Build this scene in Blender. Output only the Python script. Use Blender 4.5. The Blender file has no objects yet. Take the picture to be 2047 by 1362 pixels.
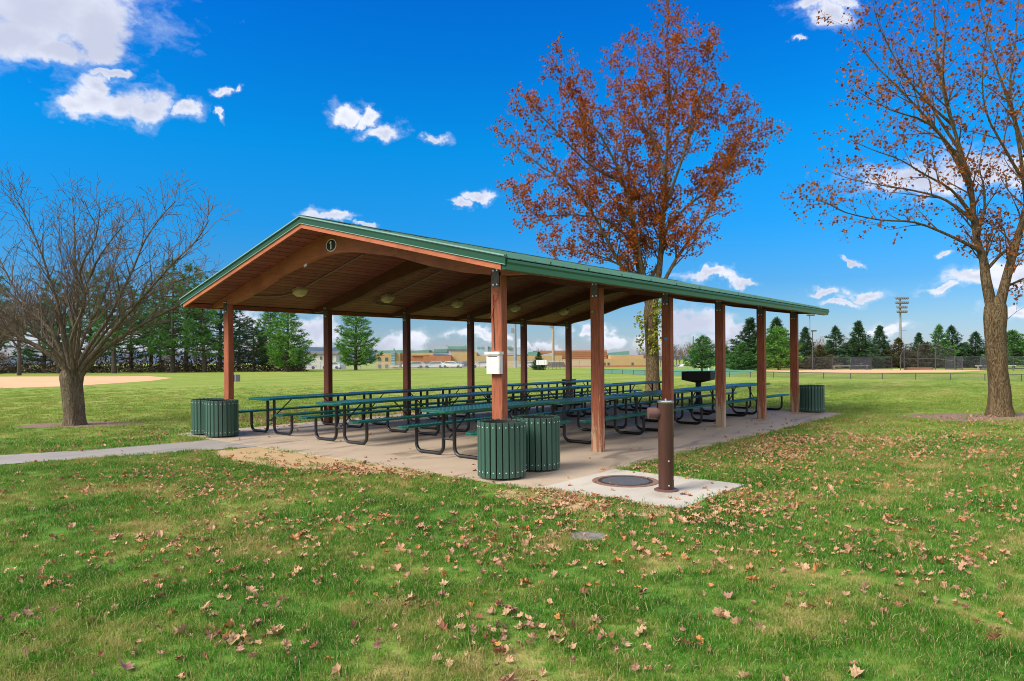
import bpy, math, random
import numpy as np
from mathutils import Vector, Matrix

SC = bpy.context.scene
COL = SC.collection
PI = math.pi
R_ = math.radians

# ------------------------------------------------------------------ camera
CAM = Vector((-7.2135, -6.3839, 1.625))
YAW, ROLL, FPX = 0.706, -0.0073, 1359.2
FW = Vector((math.cos(YAW), math.sin(YAW), 0))
RT = Vector((math.sin(YAW), -math.cos(YAW), 0))
UP = Vector((0, 0, 1))
cam_d = bpy.data.cameras.new('camera')
cam_d.sensor_width = 36.0
cam_d.lens = FPX / 2047 * 36.0
cam_d.shift_y = 32.84 / 2047
cam_d.clip_start = 0.1
cam_d.clip_end = 4000
cam = bpy.data.objects.new('camera', cam_d)
COL.objects.link(cam)
cr, sr = math.cos(ROLL), math.sin(ROLL)
cx = RT * cr + UP * sr
cy = UP * cr - RT * sr
m = Matrix.Identity(4)
for i in range(3):
    m[i][0], m[i][1], m[i][2], m[i][3] = cx[i], cy[i], -FW[i], CAM[i]
cam.matrix_world = m
SC.camera = cam

SUN_EL, SUN_AZ = R_(40), math.atan2(0.36, -0.90)       # direction towards the sun
SUN_STRENGTH, SUN_ANGLE = 3.1, R_(32)
SKY_STRENGTH, EXPOSURE = 0.085, 0.75
SC.view_settings.view_transform = 'Standard'
SC.view_settings.look = 'None'
SC.view_settings.gamma = 1.0
SC.view_settings.use_curve_mapping = False
SC.view_settings.exposure = EXPOSURE
SC.render.engine = 'CYCLES'
SC.cycles.filter_width = 1.0
SC.cycles.use_denoising = True
SC.cycles.max_bounces = 6
SC.cycles.transparent_max_bounces = 12


# ------------------------------------------------------------------ node helpers
class NT:
    def __init__(s, tree):
        s.t = tree
        s.t.nodes.clear()

    def n(s, typ, ins=None, **kw):
        nd = s.t.nodes.new(typ)
        for k, v in kw.items():
            setattr(nd, k, v)
        for k, v in (ins or {}).items():
            sock = nd.inputs[k]
            if isinstance(v, bpy.types.NodeSocket):
                s.t.links.new(v, sock)
            else:
                sock.default_value = v
        return nd

    def math(s, op, a, b=0.0, c=0.0, clamp=False):
        nd = s.n('ShaderNodeMath', {0: a, 1: b, 2: c}, operation=op)
        nd.use_clamp = clamp
        return nd.outputs[0]

    def vec(s, op, a, b=(0, 0, 0), out=0):
        nd = s.n('ShaderNodeVectorMath', {0: a, 1: b}, operation=op)
        return nd.outputs[out]

    def mix(s, f, a, b):
        nd = s.n('ShaderNodeMix', data_type='RGBA')
        for k, v in ((0, f), (6, a), (7, b)):
            if isinstance(v, bpy.types.NodeSocket):
                s.t.links.new(v, nd.inputs[k])
            else:
                nd.inputs[k].default_value = v if k == 0 else (*v[:3], 1)
        return nd.outputs[2]

    def mapr(s, v, a, b, c=0.0, d=1.0, smooth=True):
        nd = s.n('ShaderNodeMapRange', {0: v, 1: a, 2: b, 3: c, 4: d},
                 interpolation_type='SMOOTHSTEP' if smooth else 'LINEAR')
        return nd.outputs[0]

    def noise(s, vec, scale, detail=4, rough=0.55, dist=0.0):
        nd = s.n('ShaderNodeTexNoise', {'Vector': vec, 'Scale': scale, 'Detail': detail, 'Roughness': rough,
                                        'Distortion': dist})
        return nd.outputs[0]

    def ramp(s, v, stops):
        nd = s.n('ShaderNodeValToRGB', {0: v})
        e = nd.color_ramp.elements
        while len(e) < len(stops):
            e.new(0.5)
        for el, (p, c) in zip(e, stops):
            el.position = p
            el.color = (*c, 1)
        return nd.outputs[0]


# ------------------------------------------------------------------ world: sky with clouds
world = bpy.data.worlds.new('World')
SC.world = world
world.use_nodes = True
W = NT(world.node_tree)
sky = W.n('ShaderNodeTexSky', sky_type='NISHITA')
sky.sun_disc = False
sky.sun_elevation = SUN_EL
sky.sun_rotation = PI / 2 - SUN_AZ
sky.air_density = 1.0
sky.dust_density = 0.3
sky.ozone_density = 2.0
geo = W.n('ShaderNodeNewGeometry')
D3 = W.vec('SCALE', geo.outputs['Incoming'])
D3.node.inputs['Scale'].default_value = -1.0
dz = W.n('ShaderNodeSeparateXYZ', {0: D3}).outputs[2]
tint = W.ramp(W.math('MAXIMUM', dz, 0.0), [
    (0.0, (0.50, 0.56, 0.86)), (0.048, (0.36, 0.54, 0.80)), (0.10, (0.18, 0.51, 0.86)), (0.18, (0.06, 0.62, 1.1)),
    (0.29, (0.012, 0.76, 1.31)), (0.44, (0.006, 0.63, 1.45)), (0.62, (0.02, 0.5, 1.4)), (1.0, (0.03, 0.45, 1.2))])
skyc = W.n('ShaderNodeMix', {0: 1.0}, data_type='RGBA', blend_type='MULTIPLY')
W.t.links.new(sky.outputs[0], skyc.inputs[6])
W.t.links.new(tint, skyc.inputs[7])
skyc = skyc.outputs[2]
fF = W.vec('DOT_PRODUCT', D3, tuple(FW), out=1)
fR = W.vec('DOT_PRODUCT', D3, tuple(RT), out=1)
fFs = W.math('MAXIMUM', fF, 0.05)
uu = W.math('DIVIDE', fR, fFs)
vv = W.math('DIVIDE', dz, fFs)
UV = W.n('ShaderNodeCombineXYZ', {0: uu, 1: vv}).outputs[0]
wn1 = W.n('ShaderNodeTexNoise', {'Vector': D3, 'Scale': 11.0, 'Detail': 4.0, 'Roughness': 0.55}).outputs[1]
wn2 = W.n('ShaderNodeTexNoise', {'Vector': D3, 'Scale': 42.0, 'Detail': 4.0, 'Roughness': 0.6}).outputs[1]
warp = W.n('ShaderNodeVectorMath', {0: W.vec('SUBTRACT', wn1, (0.5, 0.5, 0.5)), 1: (0.10, 0.07, 0.0)}, operation='MULTIPLY').outputs[0]
warp2 = W.n('ShaderNodeVectorMath', {0: W.vec('SUBTRACT', wn2, (0.5, 0.5, 0.5)), 1: (0.045, 0.032, 0.0)}, operation='MULTIPLY').outputs[0]
UV = W.vec('ADD', W.vec('ADD', UV, warp), warp2)
# clouds of this afternoon: (bearing, height, half width, half height) in units of 1/1359 of the tangent
CL = [(110, 20, 225, 110), (200, 40, 110, 80), (60, 80, 120, 55), (130, 100, 110, 30), (215, 70, 75, 50), (30, 75, 130, 50), (190, 195, 70, 42), (250, 200, 70, 42), (305, 215, 58, 38),
      (150, 208, 50, 25), (205, 160, 40, 28), (385, 220, 30, 24), (445, 233, 9, 17), (452, 175, 26, 10), (483, 172, 11, 10),
      (235, 133, 48, 12), (688, 228, 40, 23), (730, 236, 32, 15), (768, 258, 44, 18), (870, 277, 24, 11), (950, 394, 40, 12),
      (915, 408, 18, 14), (655, 430, 60, 15), (715, 440, 32, 9), (1612, 14, 52, 20), (1645, 42, 50, 30), (1665, 8, 40, 20),
      (1595, 97, 13, 7), (1860, 365, 150, 38), (1975, 342, 120, 48), (2075, 350, 90, 60), (1965, 572, 115, 24),
      (2040, 568, 80, 40), (1870, 587, 50, 10), (1662, 579, 42, 11), (1735, 589, 46, 12), (1715, 530, 18, 6), (1880, 514, 22, 8),
      (1690, 602, 40, 8), (1420, 558, 66, 13), (1475, 567, 46, 9), (1390, 655, 66, 42), (1450, 680, 66, 30), (1330, 690, 60, 22),
      (1215, 675, 60, 20), (1165, 655, 40, 16), (1060, 690, 80, 16), (960, 672, 60, 13), (765, 690, 60, 18), (560, 692, 90, 26),
      (630, 655, 55, 36), (480, 640, 60, 30), (820, 690, 60, 24), (1770, 660, 60, 14), (2030, 640, 60, 16), (330, 690, 140, 30),
      (130, 670, 160, 26), (-160, 320, 120, 50), (2320, 180, 120, 60), (1200, -230, 140, 60), (600, -320, 130, 60)]
field = None
for px, py, a, b in CL:
    u0, v0 = (px - 1023.5) / FPX, (714 - py) / FPX
    sx, sy = FPX / a, FPX / b
    nd = W.n('ShaderNodeVectorMath', {0: UV, 1: (sx, sy, 0), 2: (-u0 * sx, -v0 * sy, 0)}, operation='MULTIPLY_ADD')
    f = W.math('SUBTRACT', 1.0, W.vec('LENGTH', nd.outputs[0], out=1))
    field = f if field is None else W.math('MAXIMUM', field, f)
field = W.math('MAXIMUM', field, -1.2)
stretch = W.n('ShaderNodeMapping', {'Vector': D3, 'Scale': (1, 1, 1.7)}).outputs[0]
nz = W.math('ADD', W.math('MULTIPLY', W.noise(stretch, 18.0, 8, 0.62, 0.4), 0.6), W.math('MULTIPLY', W.noise(stretch, 55.0, 6, 0.6, 0.5), 0.4))
nz2 = W.noise(stretch, 5.0, 6, 0.6, 0.3)
core = W.mapr(W.math('MULTIPLY_ADD', W.math('SUBTRACT', nz, 0.5), 3.0, W.math('MULTIPLY', field, 2.1)), 0.05, 1.15)
wisp = W.math('MULTIPLY', W.mapr(W.math('MULTIPLY_ADD', W.math('SUBTRACT', nz, 0.5), 3.6, field), -0.35, 0.7), 0.30)
dens_front = W.math('MAXIMUM', core, wisp)
dens_back_fill = W.mapr(W.math('ADD', W.math('MULTIPLY', nz, 0.35), nz2), 0.42, 0.62)  # unseen clouds out of view, thickened to add neutral fill light
front = W.mapr(fF, 0.30, 0.42)
horizon_cut = W.mapr(dz, -0.01, 0.03)
dens = W.math('ADD', W.math('MULTIPLY', dens_front, front),
              W.math('MULTIPLY', dens_back_fill, W.math('SUBTRACT', 1.0, front)), clamp=True)
dens = W.math('MULTIPLY', W.math('MULTIPLY', dens, horizon_cut), 0.97)
nz3 = W.noise(stretch, 7.0, 5, 0.5, 0.2)
shade = W.mapr(W.math('MULTIPLY_ADD', field, 0.3, nz3), 0.48, 0.86)
ccol = W.mix(shade, (6.7, 6.9, 7.6), (4.3, 4.6, 5.7))
final = W.mix(dens, skyc, ccol)
bg = W.n('ShaderNodeBackground', {'Color': final, 'Strength': SKY_STRENGTH})
wo = W.n('ShaderNodeOutputWorld', {0: bg.outputs[0]})
world.cycles.sampling_method = 'MANUAL'
world.cycles.sample_map_resolution = 512

sun_d = bpy.data.lights.new('sun', 'SUN')
sun_d.energy = SUN_STRENGTH
sun_d.angle = SUN_ANGLE
sun_d.color = (1.0, 0.93, 0.82)
sun = bpy.data.objects.new('sun', sun_d)
COL.objects.link(sun)
sdir = Vector((math.cos(SUN_EL) * math.cos(SUN_AZ), math.cos(SUN_EL) * math.sin(SUN_AZ), math.sin(SUN_EL)))
sun.rotation_euler = sdir.to_track_quat('Z', 'Y').to_euler()
sun.location = (0, 0, 30)


# ------------------------------------------------------------------ materials
def new_mat(name):
    mt = bpy.data.materials.new(name)
    mt.use_nodes = True
    return mt, NT(mt.node_tree)


def finish(N, col, rough=0.7, bump=None, bstr=0.3, bdist=0.02, metallic=0.0, spec=0.5, alpha=None, extra=None):
    ins = {'Base Color': col if isinstance(col, bpy.types.NodeSocket) else (*col, 1), 'Roughness': rough,
           'Metallic': metallic, 'Specular IOR Level': spec}
    if alpha is not None:
        ins['Alpha'] = alpha
    if extra:
        ins.update(extra)
    if bump is not None:
        ins['Normal'] = N.n('ShaderNodeBump', {'Height': bump, 'Strength': bstr, 'Distance': bdist}).outputs[0]
    p = N.n('ShaderNodeBsdfPrincipled', ins)
    N.n('ShaderNodeOutputMaterial', {0: p.outputs[0]})
    return p


def simple(name, stops, scale=4.0, stretch=(1, 1, 1), rough=0.7, bstr=0.2, bscale=None, metallic=0.0, detail=5, spec=0.4,
           bdist=0.01, world_space=False):
    mt, N = new_mat(name)
    if world_space:
        co = N.n('ShaderNodeNewGeometry').outputs['Position']
    else:
        co = N.n('ShaderNodeTexCoord').outputs['Object']
    mp = N.n('ShaderNodeMapping', {'Vector': co, 'Scale': stretch}).outputs[0]
    nzv = N.noise(mp, scale, detail, 0.6)
    k = len(stops)
    c = N.ramp(nzv, [(0.3 + 0.4 * i / max(1, k - 1), s) for i, s in enumerate(stops)])
    b = N.noise(mp, bscale or scale * 4, 4, 0.6)
    finish(N, c, rough, b, bstr, bdist, metallic, spec)
    return mt


def island(name, stops, rough=0.6, trans=0.0, spec=0.3, noise_scale=0.5, noise_amt=0.35):
    """colour that differs from leaf to leaf and drifts from clump to clump"""
    mt, N = new_mat(name)
    g = N.n('ShaderNodeNewGeometry')
    co = N.n('ShaderNodeTexCoord').outputs['Object']
    nzv = N.noise(co, noise_scale, 3, 0.5)
    v = N.math('ADD', N.math('MULTIPLY', g.outputs['Random Per Island'], 1 - noise_amt),
               N.math('MULTIPLY', N.mapr(nzv, 0.3, 0.7), noise_amt))
    k = len(stops)
    c = N.ramp(v, [(i / (k - 1), s) for i, s in enumerate(stops)])
    if trans > 0:
        d = N.n('ShaderNodeBsdfPrincipled', {'Base Color': c, 'Roughness': rough, 'Specular IOR Level': spec})
        t = N.n('ShaderNodeBsdfTranslucent', {'Color': c})
        mx = N.n('ShaderNodeMixShader', {0: trans, 1: d.outputs[0], 2: t.outputs[0]})
        N.n('ShaderNodeOutputMaterial', {0: mx.outputs[0]})
    else:
        finish(N, c, rough, spec=spec)
    return mt


def wood(name, paint, paint2, bare=None, wear=0.0, axis='z', plank=None):
    mt, N = new_mat(name)
    co = N.n('ShaderNodeTexCoord').outputs['Object']
    st = {'x': (1, 14, 14), 'y': (14, 1, 14), 'z': (14, 14, 1)}[axis]
    mp = N.n('ShaderNodeMapping', {'Vector': co, 'Scale': st}).outputs[0]
    g1 = N.noise(mp, 3.0, 6, 0.65, 0.4)
    big = N.noise(co, 1.6, 4, 0.6)
    c = N.mix(N.mapr(g1, 0.35, 0.7), paint, paint2)
    c = N.mix(N.math('MULTIPLY', N.mapr(big, 0.46, 0.68), 0.65), c, tuple(0.55 * x for x in paint))
    if plank:
        rnd = N.n('ShaderNodeObjectInfo').outputs['Random']
        c = N.mix(N.math('MULTIPLY', rnd, plank), c, tuple(0.45 * x for x in paint))
    if bare is not None:
        z = N.n('ShaderNodeSeparateXYZ', {0: N.n('ShaderNodeNewGeometry').outputs['Position']}).outputs[2]
        low = N.mapr(z, 1.35, 0.05)
        pn = N.noise(mp, 1.4, 7, 0.7, 0.8)
        fine = N.noise(co, 38.0, 3, 0.7)
        k = N.math('ADD', N.math('MULTIPLY_ADD', low, wear, pn), N.math('MULTIPLY', fine, 0.18))
        c = N.mix(N.mapr(k, 0.76, 0.84), c, bare)
        c = N.mix(N.math('MULTIPLY', N.mapr(fine, 0.72, 0.76), 0.35), c, (0.55, 0.5, 0.45))
    finish(N, c, 0.62, g1, 0.35, 0.006, spec=0.3)
    return mt


M = {}
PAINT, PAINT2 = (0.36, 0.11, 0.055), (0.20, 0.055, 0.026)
PAINT_DARK, PAINT_DARK2 = (0.15, 0.042, 0.023), (0.10, 0.028, 0.016)
M['post'] = wood('painted_timber', PAINT, PAINT2, (0.42, 0.29, 0.19), 0.16, 'z')
M['post_dark'] = wood('dark_timber', PAINT_DARK, PAINT_DARK2, (0.36, 0.25, 0.17), 0.06, 'z')  # darker brown, for the far-row posts behind the first
M['post_scuffed'] = wood('scuffed_timber', PAINT, PAINT2, (0.42, 0.29, 0.19), 0.24, 'z')
M['post_worn'] = wood('peeling_timber', PAINT, PAINT2, (0.44, 0.32, 0.22), 0.36, 'z')
M['beam'] = wood('pale_beam', (0.40, 0.125, 0.06), (0.30, 0.09, 0.042), (0.4, 0.25, 0.16), -0.1, 'y')  # paler brown, front beam only
M['beam_dark'] = wood('dark_beam', (0.12, 0.036, 0.021), (0.08, 0.024, 0.015), None, 0, 'y')  # darker brown, for the beams behind the front one
M['fascia'] = wood('painted_fascia', (0.46, 0.14, 0.066), (0.37, 0.107, 0.05), None, 0, 'y')
M['plank'] = wood('stained_plank', (0.32, 0.095, 0.072), (0.21, 0.06, 0.046), None, 0, 'x', plank=0.75)
M['fascia_x'] = wood('painted_eave_board', PAINT, PAINT2, None, 0, 'x')
M['roof'] = simple('green_roof_metal', [(0.034, 0.125, 0.095), (0.048, 0.15, 0.115)], 1.5, rough=0.32, bstr=0.03, spec=0.6)
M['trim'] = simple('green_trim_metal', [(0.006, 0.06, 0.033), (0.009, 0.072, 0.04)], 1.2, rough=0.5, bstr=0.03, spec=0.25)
M['gutter'] = simple('grass_lit_gutter_green', [(0.014, 0.135, 0.066), (0.02, 0.16, 0.08)], 0.8, rough=0.35, bstr=0.04, spec=0.5)  # trim green made brighter: light off the grass put into the colour
M['hem'] = simple('pale_trim_hem', [(0.16, 0.30, 0.25), (0.22, 0.36, 0.31)], 3, rough=0.35)
M['steel'] = simple('grey_brown_steel', [(0.07, 0.06, 0.055), (0.12, 0.10, 0.09)], 9, rough=0.45, metallic=0.5)
M['bolt'] = simple('zinc_bolt', [(0.6, 0.6, 0.58), (0.75, 0.75, 0.72)], 9, rough=0.3, metallic=0.6)
M['conduit'] = simple('grey_conduit', [(0.18, 0.14, 0.12), (0.26, 0.21, 0.18)], 6, rough=0.5, metallic=0.3)
M['lens'] = simple('yellowed_lens', [(0.55, 0.44, 0.24), (0.68, 0.56, 0.33)], 8, rough=0.35)
M['housing'] = simple('beige_housing', [(0.34, 0.28, 0.2), (0.42, 0.35, 0.26)], 8, rough=0.5)
M['white'] = simple('weathered_white', [(0.60, 0.595, 0.59), (0.70, 0.69, 0.675), (0.48, 0.46, 0.46)], 6, (3, 3, 0.6), rough=0.45)
M['greybox'] = simple('grey_enamel', [(0.3, 0.31, 0.33), (0.37, 0.38, 0.4)], 5, rough=0.5)
M['signblack'] = simple('sign_black', [(0.02, 0.015, 0.016), (0.03, 0.022, 0.022)], 8, rough=0.4)
M['signwhite'] = simple('sign_white', [(0.78, 0.76, 0.76), (0.85, 0.84, 0.84)], 8, rough=0.4)
M['black'] = simple('black_powder_coat', [(0.009, 0.009, 0.011), (0.018, 0.018, 0.02)], 14, rough=0.33, bstr=0.05, spec=0.5)
M['iron'] = simple('sooty_iron', [(0.006, 0.006, 0.007), (0.016, 0.014, 0.013)], 7, rough=0.6)
mt, N = new_mat('green_slat')
co_ = N.n('ShaderNodeTexCoord').outputs['Object']
g_ = N.noise(N.n('ShaderNodeMapping', {'Vector': co_, 'Scale': (9, 9, 0.8)}).outputs[0], 4.0, 6, 0.65)
rn_ = N.n('ShaderNodeObjectInfo').outputs['Random']
c_ = N.mix(N.mapr(g_, 0.3, 0.7), (0.020, 0.068, 0.046), (0.036, 0.098, 0.068))
c_ = N.mix(N.math('MULTIPLY', rn_, 0.5), c_, (0.055, 0.125, 0.095))
c_ = N.mix(N.math('MULTIPLY', N.mapr(N.noise(co_, 16.0, 5, 0.7), 0.63, 0.72), 0.5), c_, (0.16, 0.19, 0.16))
finish(N, c_, 0.5, g_, 0.2, 0.004)
M['slat'] = mt
M['liner'] = simple('dark_bin_liner', [(0.01, 0.012, 0.012), (0.02, 0.022, 0.02)], 5, rough=0.6)
M['brown'] = simple('brown_powder_coat', [(0.050, 0.020, 0.013), (0.07, 0.028, 0.019)], 5, (6, 6, 1), rough=0.4, bstr=0.05)
M['bowl'] = simple('mauve_brown_bowl', [(0.125, 0.062, 0.056), (0.15, 0.075, 0.068)], 5, rough=0.4)
M['chrome'] = simple('stainless_cap', [(0.6, 0.6, 0.62), (0.7, 0.7, 0.72)], 8, rough=0.25, metallic=0.9)
M['rust'] = simple('rusty_ring', [(0.18, 0.10, 0.075), (0.26, 0.15, 0.11)], 12, rough=0.8)
M['castiron'] = simple('cast_iron_lid', [(0.075, 0.08, 0.09), (0.12, 0.125, 0.14)], 30, rough=0.6, bstr=0.6)
M['redcord'] = simple('red_cord', [(0.5, 0.03, 0.02), (0.6, 0.05, 0.03)], 9)
M['bluepaint'] = simple('blue_paint', [(0.02, 0.22, 0.5), (0.03, 0.28, 0.6)], 9)
M['greenpaint'] = simple('green_paint', [(0.02, 0.45, 0.08), (0.03, 0.55, 0.1)], 9)


def mesh_metal(name, c1, c2):
    mt, N = new_mat(name)
    co = N.n('ShaderNodeTexCoord').outputs['Object']
    w1 = N.n('ShaderNodeTexWave', {'Vector': co, 'Scale': 7.0}, bands_direction='DIAGONAL').outputs[1]
    mp = N.n('ShaderNodeMapping', {'Vector': co, 'Scale': (1, -1, 1)}).outputs[0]
    w2 = N.n('ShaderNodeTexWave', {'Vector': mp, 'Scale': 7.0}, bands_direction='DIAGONAL').outputs[1]
    hole = N.math('MINIMUM', w1, w2)
    c = N.mix(N.mapr(hole, 0.45, 0.75), c1, c2)
    finish(N, c, 0.3, N.math('MULTIPLY', hole, -1.0), 0.8, 0.02, spec=0.6)
    return mt


M['mesh'] = mesh_metal('green_expanded_metal', (0.004, 0.095, 0.062), (0.0015, 0.018, 0.016))
M['mesh_rim'] = simple('green_vinyl_rim', [(0.003, 0.085, 0.05), (0.005, 0.105, 0.062)], 5, rough=0.3, bstr=0.05, spec=0.5)


def concrete(name, c1, c2, stain):
    mt, N = new_mat(name)
    p = N.n('ShaderNodeNewGeometry').outputs['Position']
    a = N.noise(p, 0.7, 6, 0.65, 0.6)
    b = N.noise(p, 26.0, 4, 0.7)
    st = N.n('ShaderNodeMapping', {'Vector': p, 'Rotation': (0, 0, 0.5), 'Scale': (0.5, 1.6, 1)}).outputs[0]
    s = N.noise(st, 1.1, 6, 0.6, 1.2)
    c = N.mix(N.mapr(a, 0.3, 0.7), c1, c2)
    c = N.mix(N.math('MULTIPLY', N.mapr(s, 0.5, 0.68), 0.8), c, stain)
    c = N.mix(N.math('MULTIPLY', b, 0.3), c, tuple(0.6 * x for x in c1))
    finish(N, c, N.mapr(s, 0.45, 0.65, 0.75, 0.5), b, 0.25, 0.004)
    return mt


M['slab'] = concrete('shelter_concrete', (0.45, 0.35, 0.25), (0.53, 0.42, 0.31), (0.22, 0.17, 0.125))
M['pad'] = concrete('pale_concrete', (0.50, 0.455, 0.385), (0.58, 0.53, 0.45), (0.38, 0.34, 0.285))
M['asphalt'] = concrete('grey_path', (0.30, 0.27, 0.24), (0.36, 0.33, 0.295), (0.24, 0.215, 0.19))
M['infield'] = simple('infield_clay', [(0.62, 0.36, 0.185), (0.70, 0.43, 0.235)], 0.3, rough=0.9, bscale=5, world_space=True)
M['dirt'] = simple('bare_dirt', [(0.40, 0.27, 0.135), (0.50, 0.345, 0.185)], 2.5, rough=0.95, bscale=30, bstr=0.5, world_space=True)
M['mulch'] = simple('bark_mulch', [(0.13, 0.085, 0.055), (0.26, 0.165, 0.115), (0.34, 0.22, 0.16)], 14, rough=0.95, bscale=40, bstr=0.8,
                    bdist=0.03, world_space=True)
M['turf'] = simple('sports_turf', [(0.10, 0.27, 0.14), (0.12, 0.31, 0.17)], 0.2, rough=0.9, world_space=True)
M['lot'] = simple('parking_asphalt', [(0.16, 0.16, 0.165), (0.2, 0.2, 0.2)], 0.4, rough=0.9, world_space=True)


def bark(name, c1, c2, c3, sc=9.0):
    mt, N = new_mat(name)
    co = N.n('ShaderNodeTexCoord').outputs['Object']
    mp = N.n('ShaderNodeMapping', {'Vector': co, 'Scale': (1, 1, 0.22)}).outputs[0]
    v = N.n('ShaderNodeTexVoronoi', {'Vector': N.vec('ADD', mp, N.vec('SCALE', N.n('ShaderNodeTexNoise', {'Vector': mp, 'Scale': 6.0}).outputs[1])),
                                     'Scale': sc * 2.2}, feature='F1').outputs[0]
    g = N.noise(mp, sc, 6, 0.65, 0.5)
    h = N.math('ADD', N.math('MULTIPLY', v, 0.7), g)
    c = N.ramp(h, [(0.35, c1), (0.7, c2), (1.0, c3)])
    lich = N.noise(co, 3.2, 5, 0.7)
    c = N.mix(N.math('MULTIPLY', N.mapr(lich, 0.55, 0.7), 0.4), c, (0.19, 0.175, 0.11))
    finish(N, c, 0.9, h, 1.0, 0.05, spec=0.1)
    return mt


M['bark_bare'] = bark('cherry_bark', (0.065, 0.045, 0.028), (0.14, 0.105, 0.07), (0.20, 0.158, 0.108))
M['bark_maple'] = bark('maple_bark', (0.045, 0.03, 0.016), (0.105, 0.072, 0.038), (0.18, 0.128, 0.072), 7.0)
M['twig'] = simple('grey_brown_twig', [(0.085, 0.060, 0.042), (0.15, 0.108, 0.078)], 3, rough=0.8)
M['twig_maple'] = simple('dark_maple_twig', [(0.075, 0.05, 0.035), (0.13, 0.085, 0.06)], 3, rough=0.8)
M['leaf_red'] = island('red_maple_leaf', [(0.20, 0.026, 0.008), (0.34, 0.07, 0.013), (0.42, 0.14, 0.022), (0.24, 0.034, 0.008),
                                          (0.48, 0.19, 0.035)], trans=0.35, noise_scale=0.6, noise_amt=0.5, spec=0.05, rough=0.9)
M['leaf_orange'] = island('orange_maple_leaf', [(0.25, 0.06, 0.015), (0.40, 0.14, 0.03), (0.19, 0.036, 0.012), (0.48, 0.21, 0.06)],
                          trans=0.35, noise_scale=0.6, noise_amt=0.4, spec=0.05, rough=0.9)
M['leaf_ivy'] = island('yellow_green_ivy', [(0.16, 0.22, 0.03), (0.32, 0.30, 0.05), (0.22, 0.26, 0.04)], trans=0.3)
LITTER = {'tan': (0.44, 0.275, 0.155), 'orange': (0.47, 0.205, 0.06), 'rust': (0.25, 0.10, 0.055), 'pinkish': (0.36, 0.185, 0.135)}
for k_, c_ in LITTER.items():
    M['litter_' + k_] = simple(k_ + '_dry_leaf', [tuple(0.72 * x for x in c_), c_, tuple(min(0.8, 1.22 * x) for x in c_)], 14, rough=0.7,
                               bscale=30)
M['litter'] = island('mixed_dry_leaf', [(0.25, 0.10, 0.05), (0.45, 0.27, 0.15), (0.36, 0.19, 0.12), (0.50, 0.32, 0.19), (0.46, 0.19, 0.06),
                                        (0.32, 0.17, 0.11)], noise_amt=0.15)
M['needle'] = island('pine_needle', [(0.035, 0.11, 0.03), (0.065, 0.185, 0.04), (0.10, 0.24, 0.05), (0.05, 0.14, 0.04)], trans=0.15,
                     noise_scale=0.9, noise_amt=0.45)
M['needle_bright'] = island('bright_pine_needle', [(0.05, 0.15, 0.03), (0.10, 0.26, 0.035), (0.14, 0.31, 0.05), (0.07, 0.19, 0.04)], trans=0.15,
                            noise_scale=0.9, noise_amt=0.45)
M['needle_dark'] = island('spruce_needle', [(0.022, 0.062, 0.03), (0.04, 0.10, 0.042), (0.055, 0.125, 0.04), (0.03, 0.085, 0.045)], trans=0.1,
                          noise_scale=0.9, noise_amt=0.4)
M['needle_brown'] = island('olive_brown_needle', [(0.085, 0.082, 0.032), (0.13, 0.115, 0.045), (0.10, 0.11, 0.04)], trans=0.1, noise_scale=0.9)
M['brush'] = island('dry_undergrowth', [(0.06, 0.04, 0.028), (0.11, 0.07, 0.05), (0.04, 0.045, 0.02), (0.14, 0.09, 0.065)], noise_scale=0.2)
M['wood_far'] = island('purple_brown_branches', [(0.10, 0.07, 0.062), (0.16, 0.115, 0.10), (0.20, 0.145, 0.12)], noise_scale=0.05)


def lawn_colour(N, p):
    """grass colour by place: green front lawn, patches of straw, yellower playing field further out"""
    a = N.noise(p, 0.55, 5, 0.6, 0.3)
    b = N.noise(p, 2.3, 5, 0.65)
    d = N.noise(p, 9.0, 4, 0.6)
    v = N.math('ADD', N.math('MULTIPLY', a, 0.42), N.math('ADD', N.math('MULTIPLY', b, 0.36), N.math('MULTIPLY', d, 0.22)))
    near = N.ramp(v, [(0.385, (0.026, 0.125, 0.009)), (0.465, (0.068, 0.23, 0.015)), (0.515, (0.14, 0.28, 0.03)), (0.57, (0.34, 0.34, 0.09)),
                      (0.635, (0.60, 0.45, 0.21))])
    st = N.n('ShaderNodeMapping', {'Vector': p, 'Rotation': (0, 0, 0.9), 'Scale': (0.10, 0.5, 1)}).outputs[0]
    e = N.noise(st, 1.0, 5, 0.6)
    far = N.ramp(N.math('ADD', N.math('MULTIPLY', e, 0.6), N.math('MULTIPLY', b, 0.4)), [
        (0.38, (0.145, 0.275, 0.025)), (0.5, (0.235, 0.335, 0.045)), (0.62, (0.38, 0.38, 0.10))])
    q = N.vec('SUBTRACT', p, tuple(CAM))
    fd = N.vec('DOT_PRODUCT', q, (FW.x, FW.y, 0), out=1)
    k = N.mapr(N.math('ADD', fd, N.math('MULTIPLY', N.math('SUBTRACT', a, 0.5), 9.0)), 11.5, 19.0)
    return N.mix(k, near, far), d


mt, N = new_mat('lawn_ground')
p_ = N.n('ShaderNodeNewGeometry').outputs['Position']
c_, d_ = lawn_colour(N, p_)
fine = N.noise(p_, 60.0, 3, 0.7)
c_ = N.mix(N.math('MULTIPLY', N.mapr(fine, 0.3, 0.7), 0.45), c_, (0.20, 0.15, 0.065))
finish(N, c_, 0.95, fine, 0.6, 0.03, spec=0.15)
M['lawn'] = mt

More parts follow.
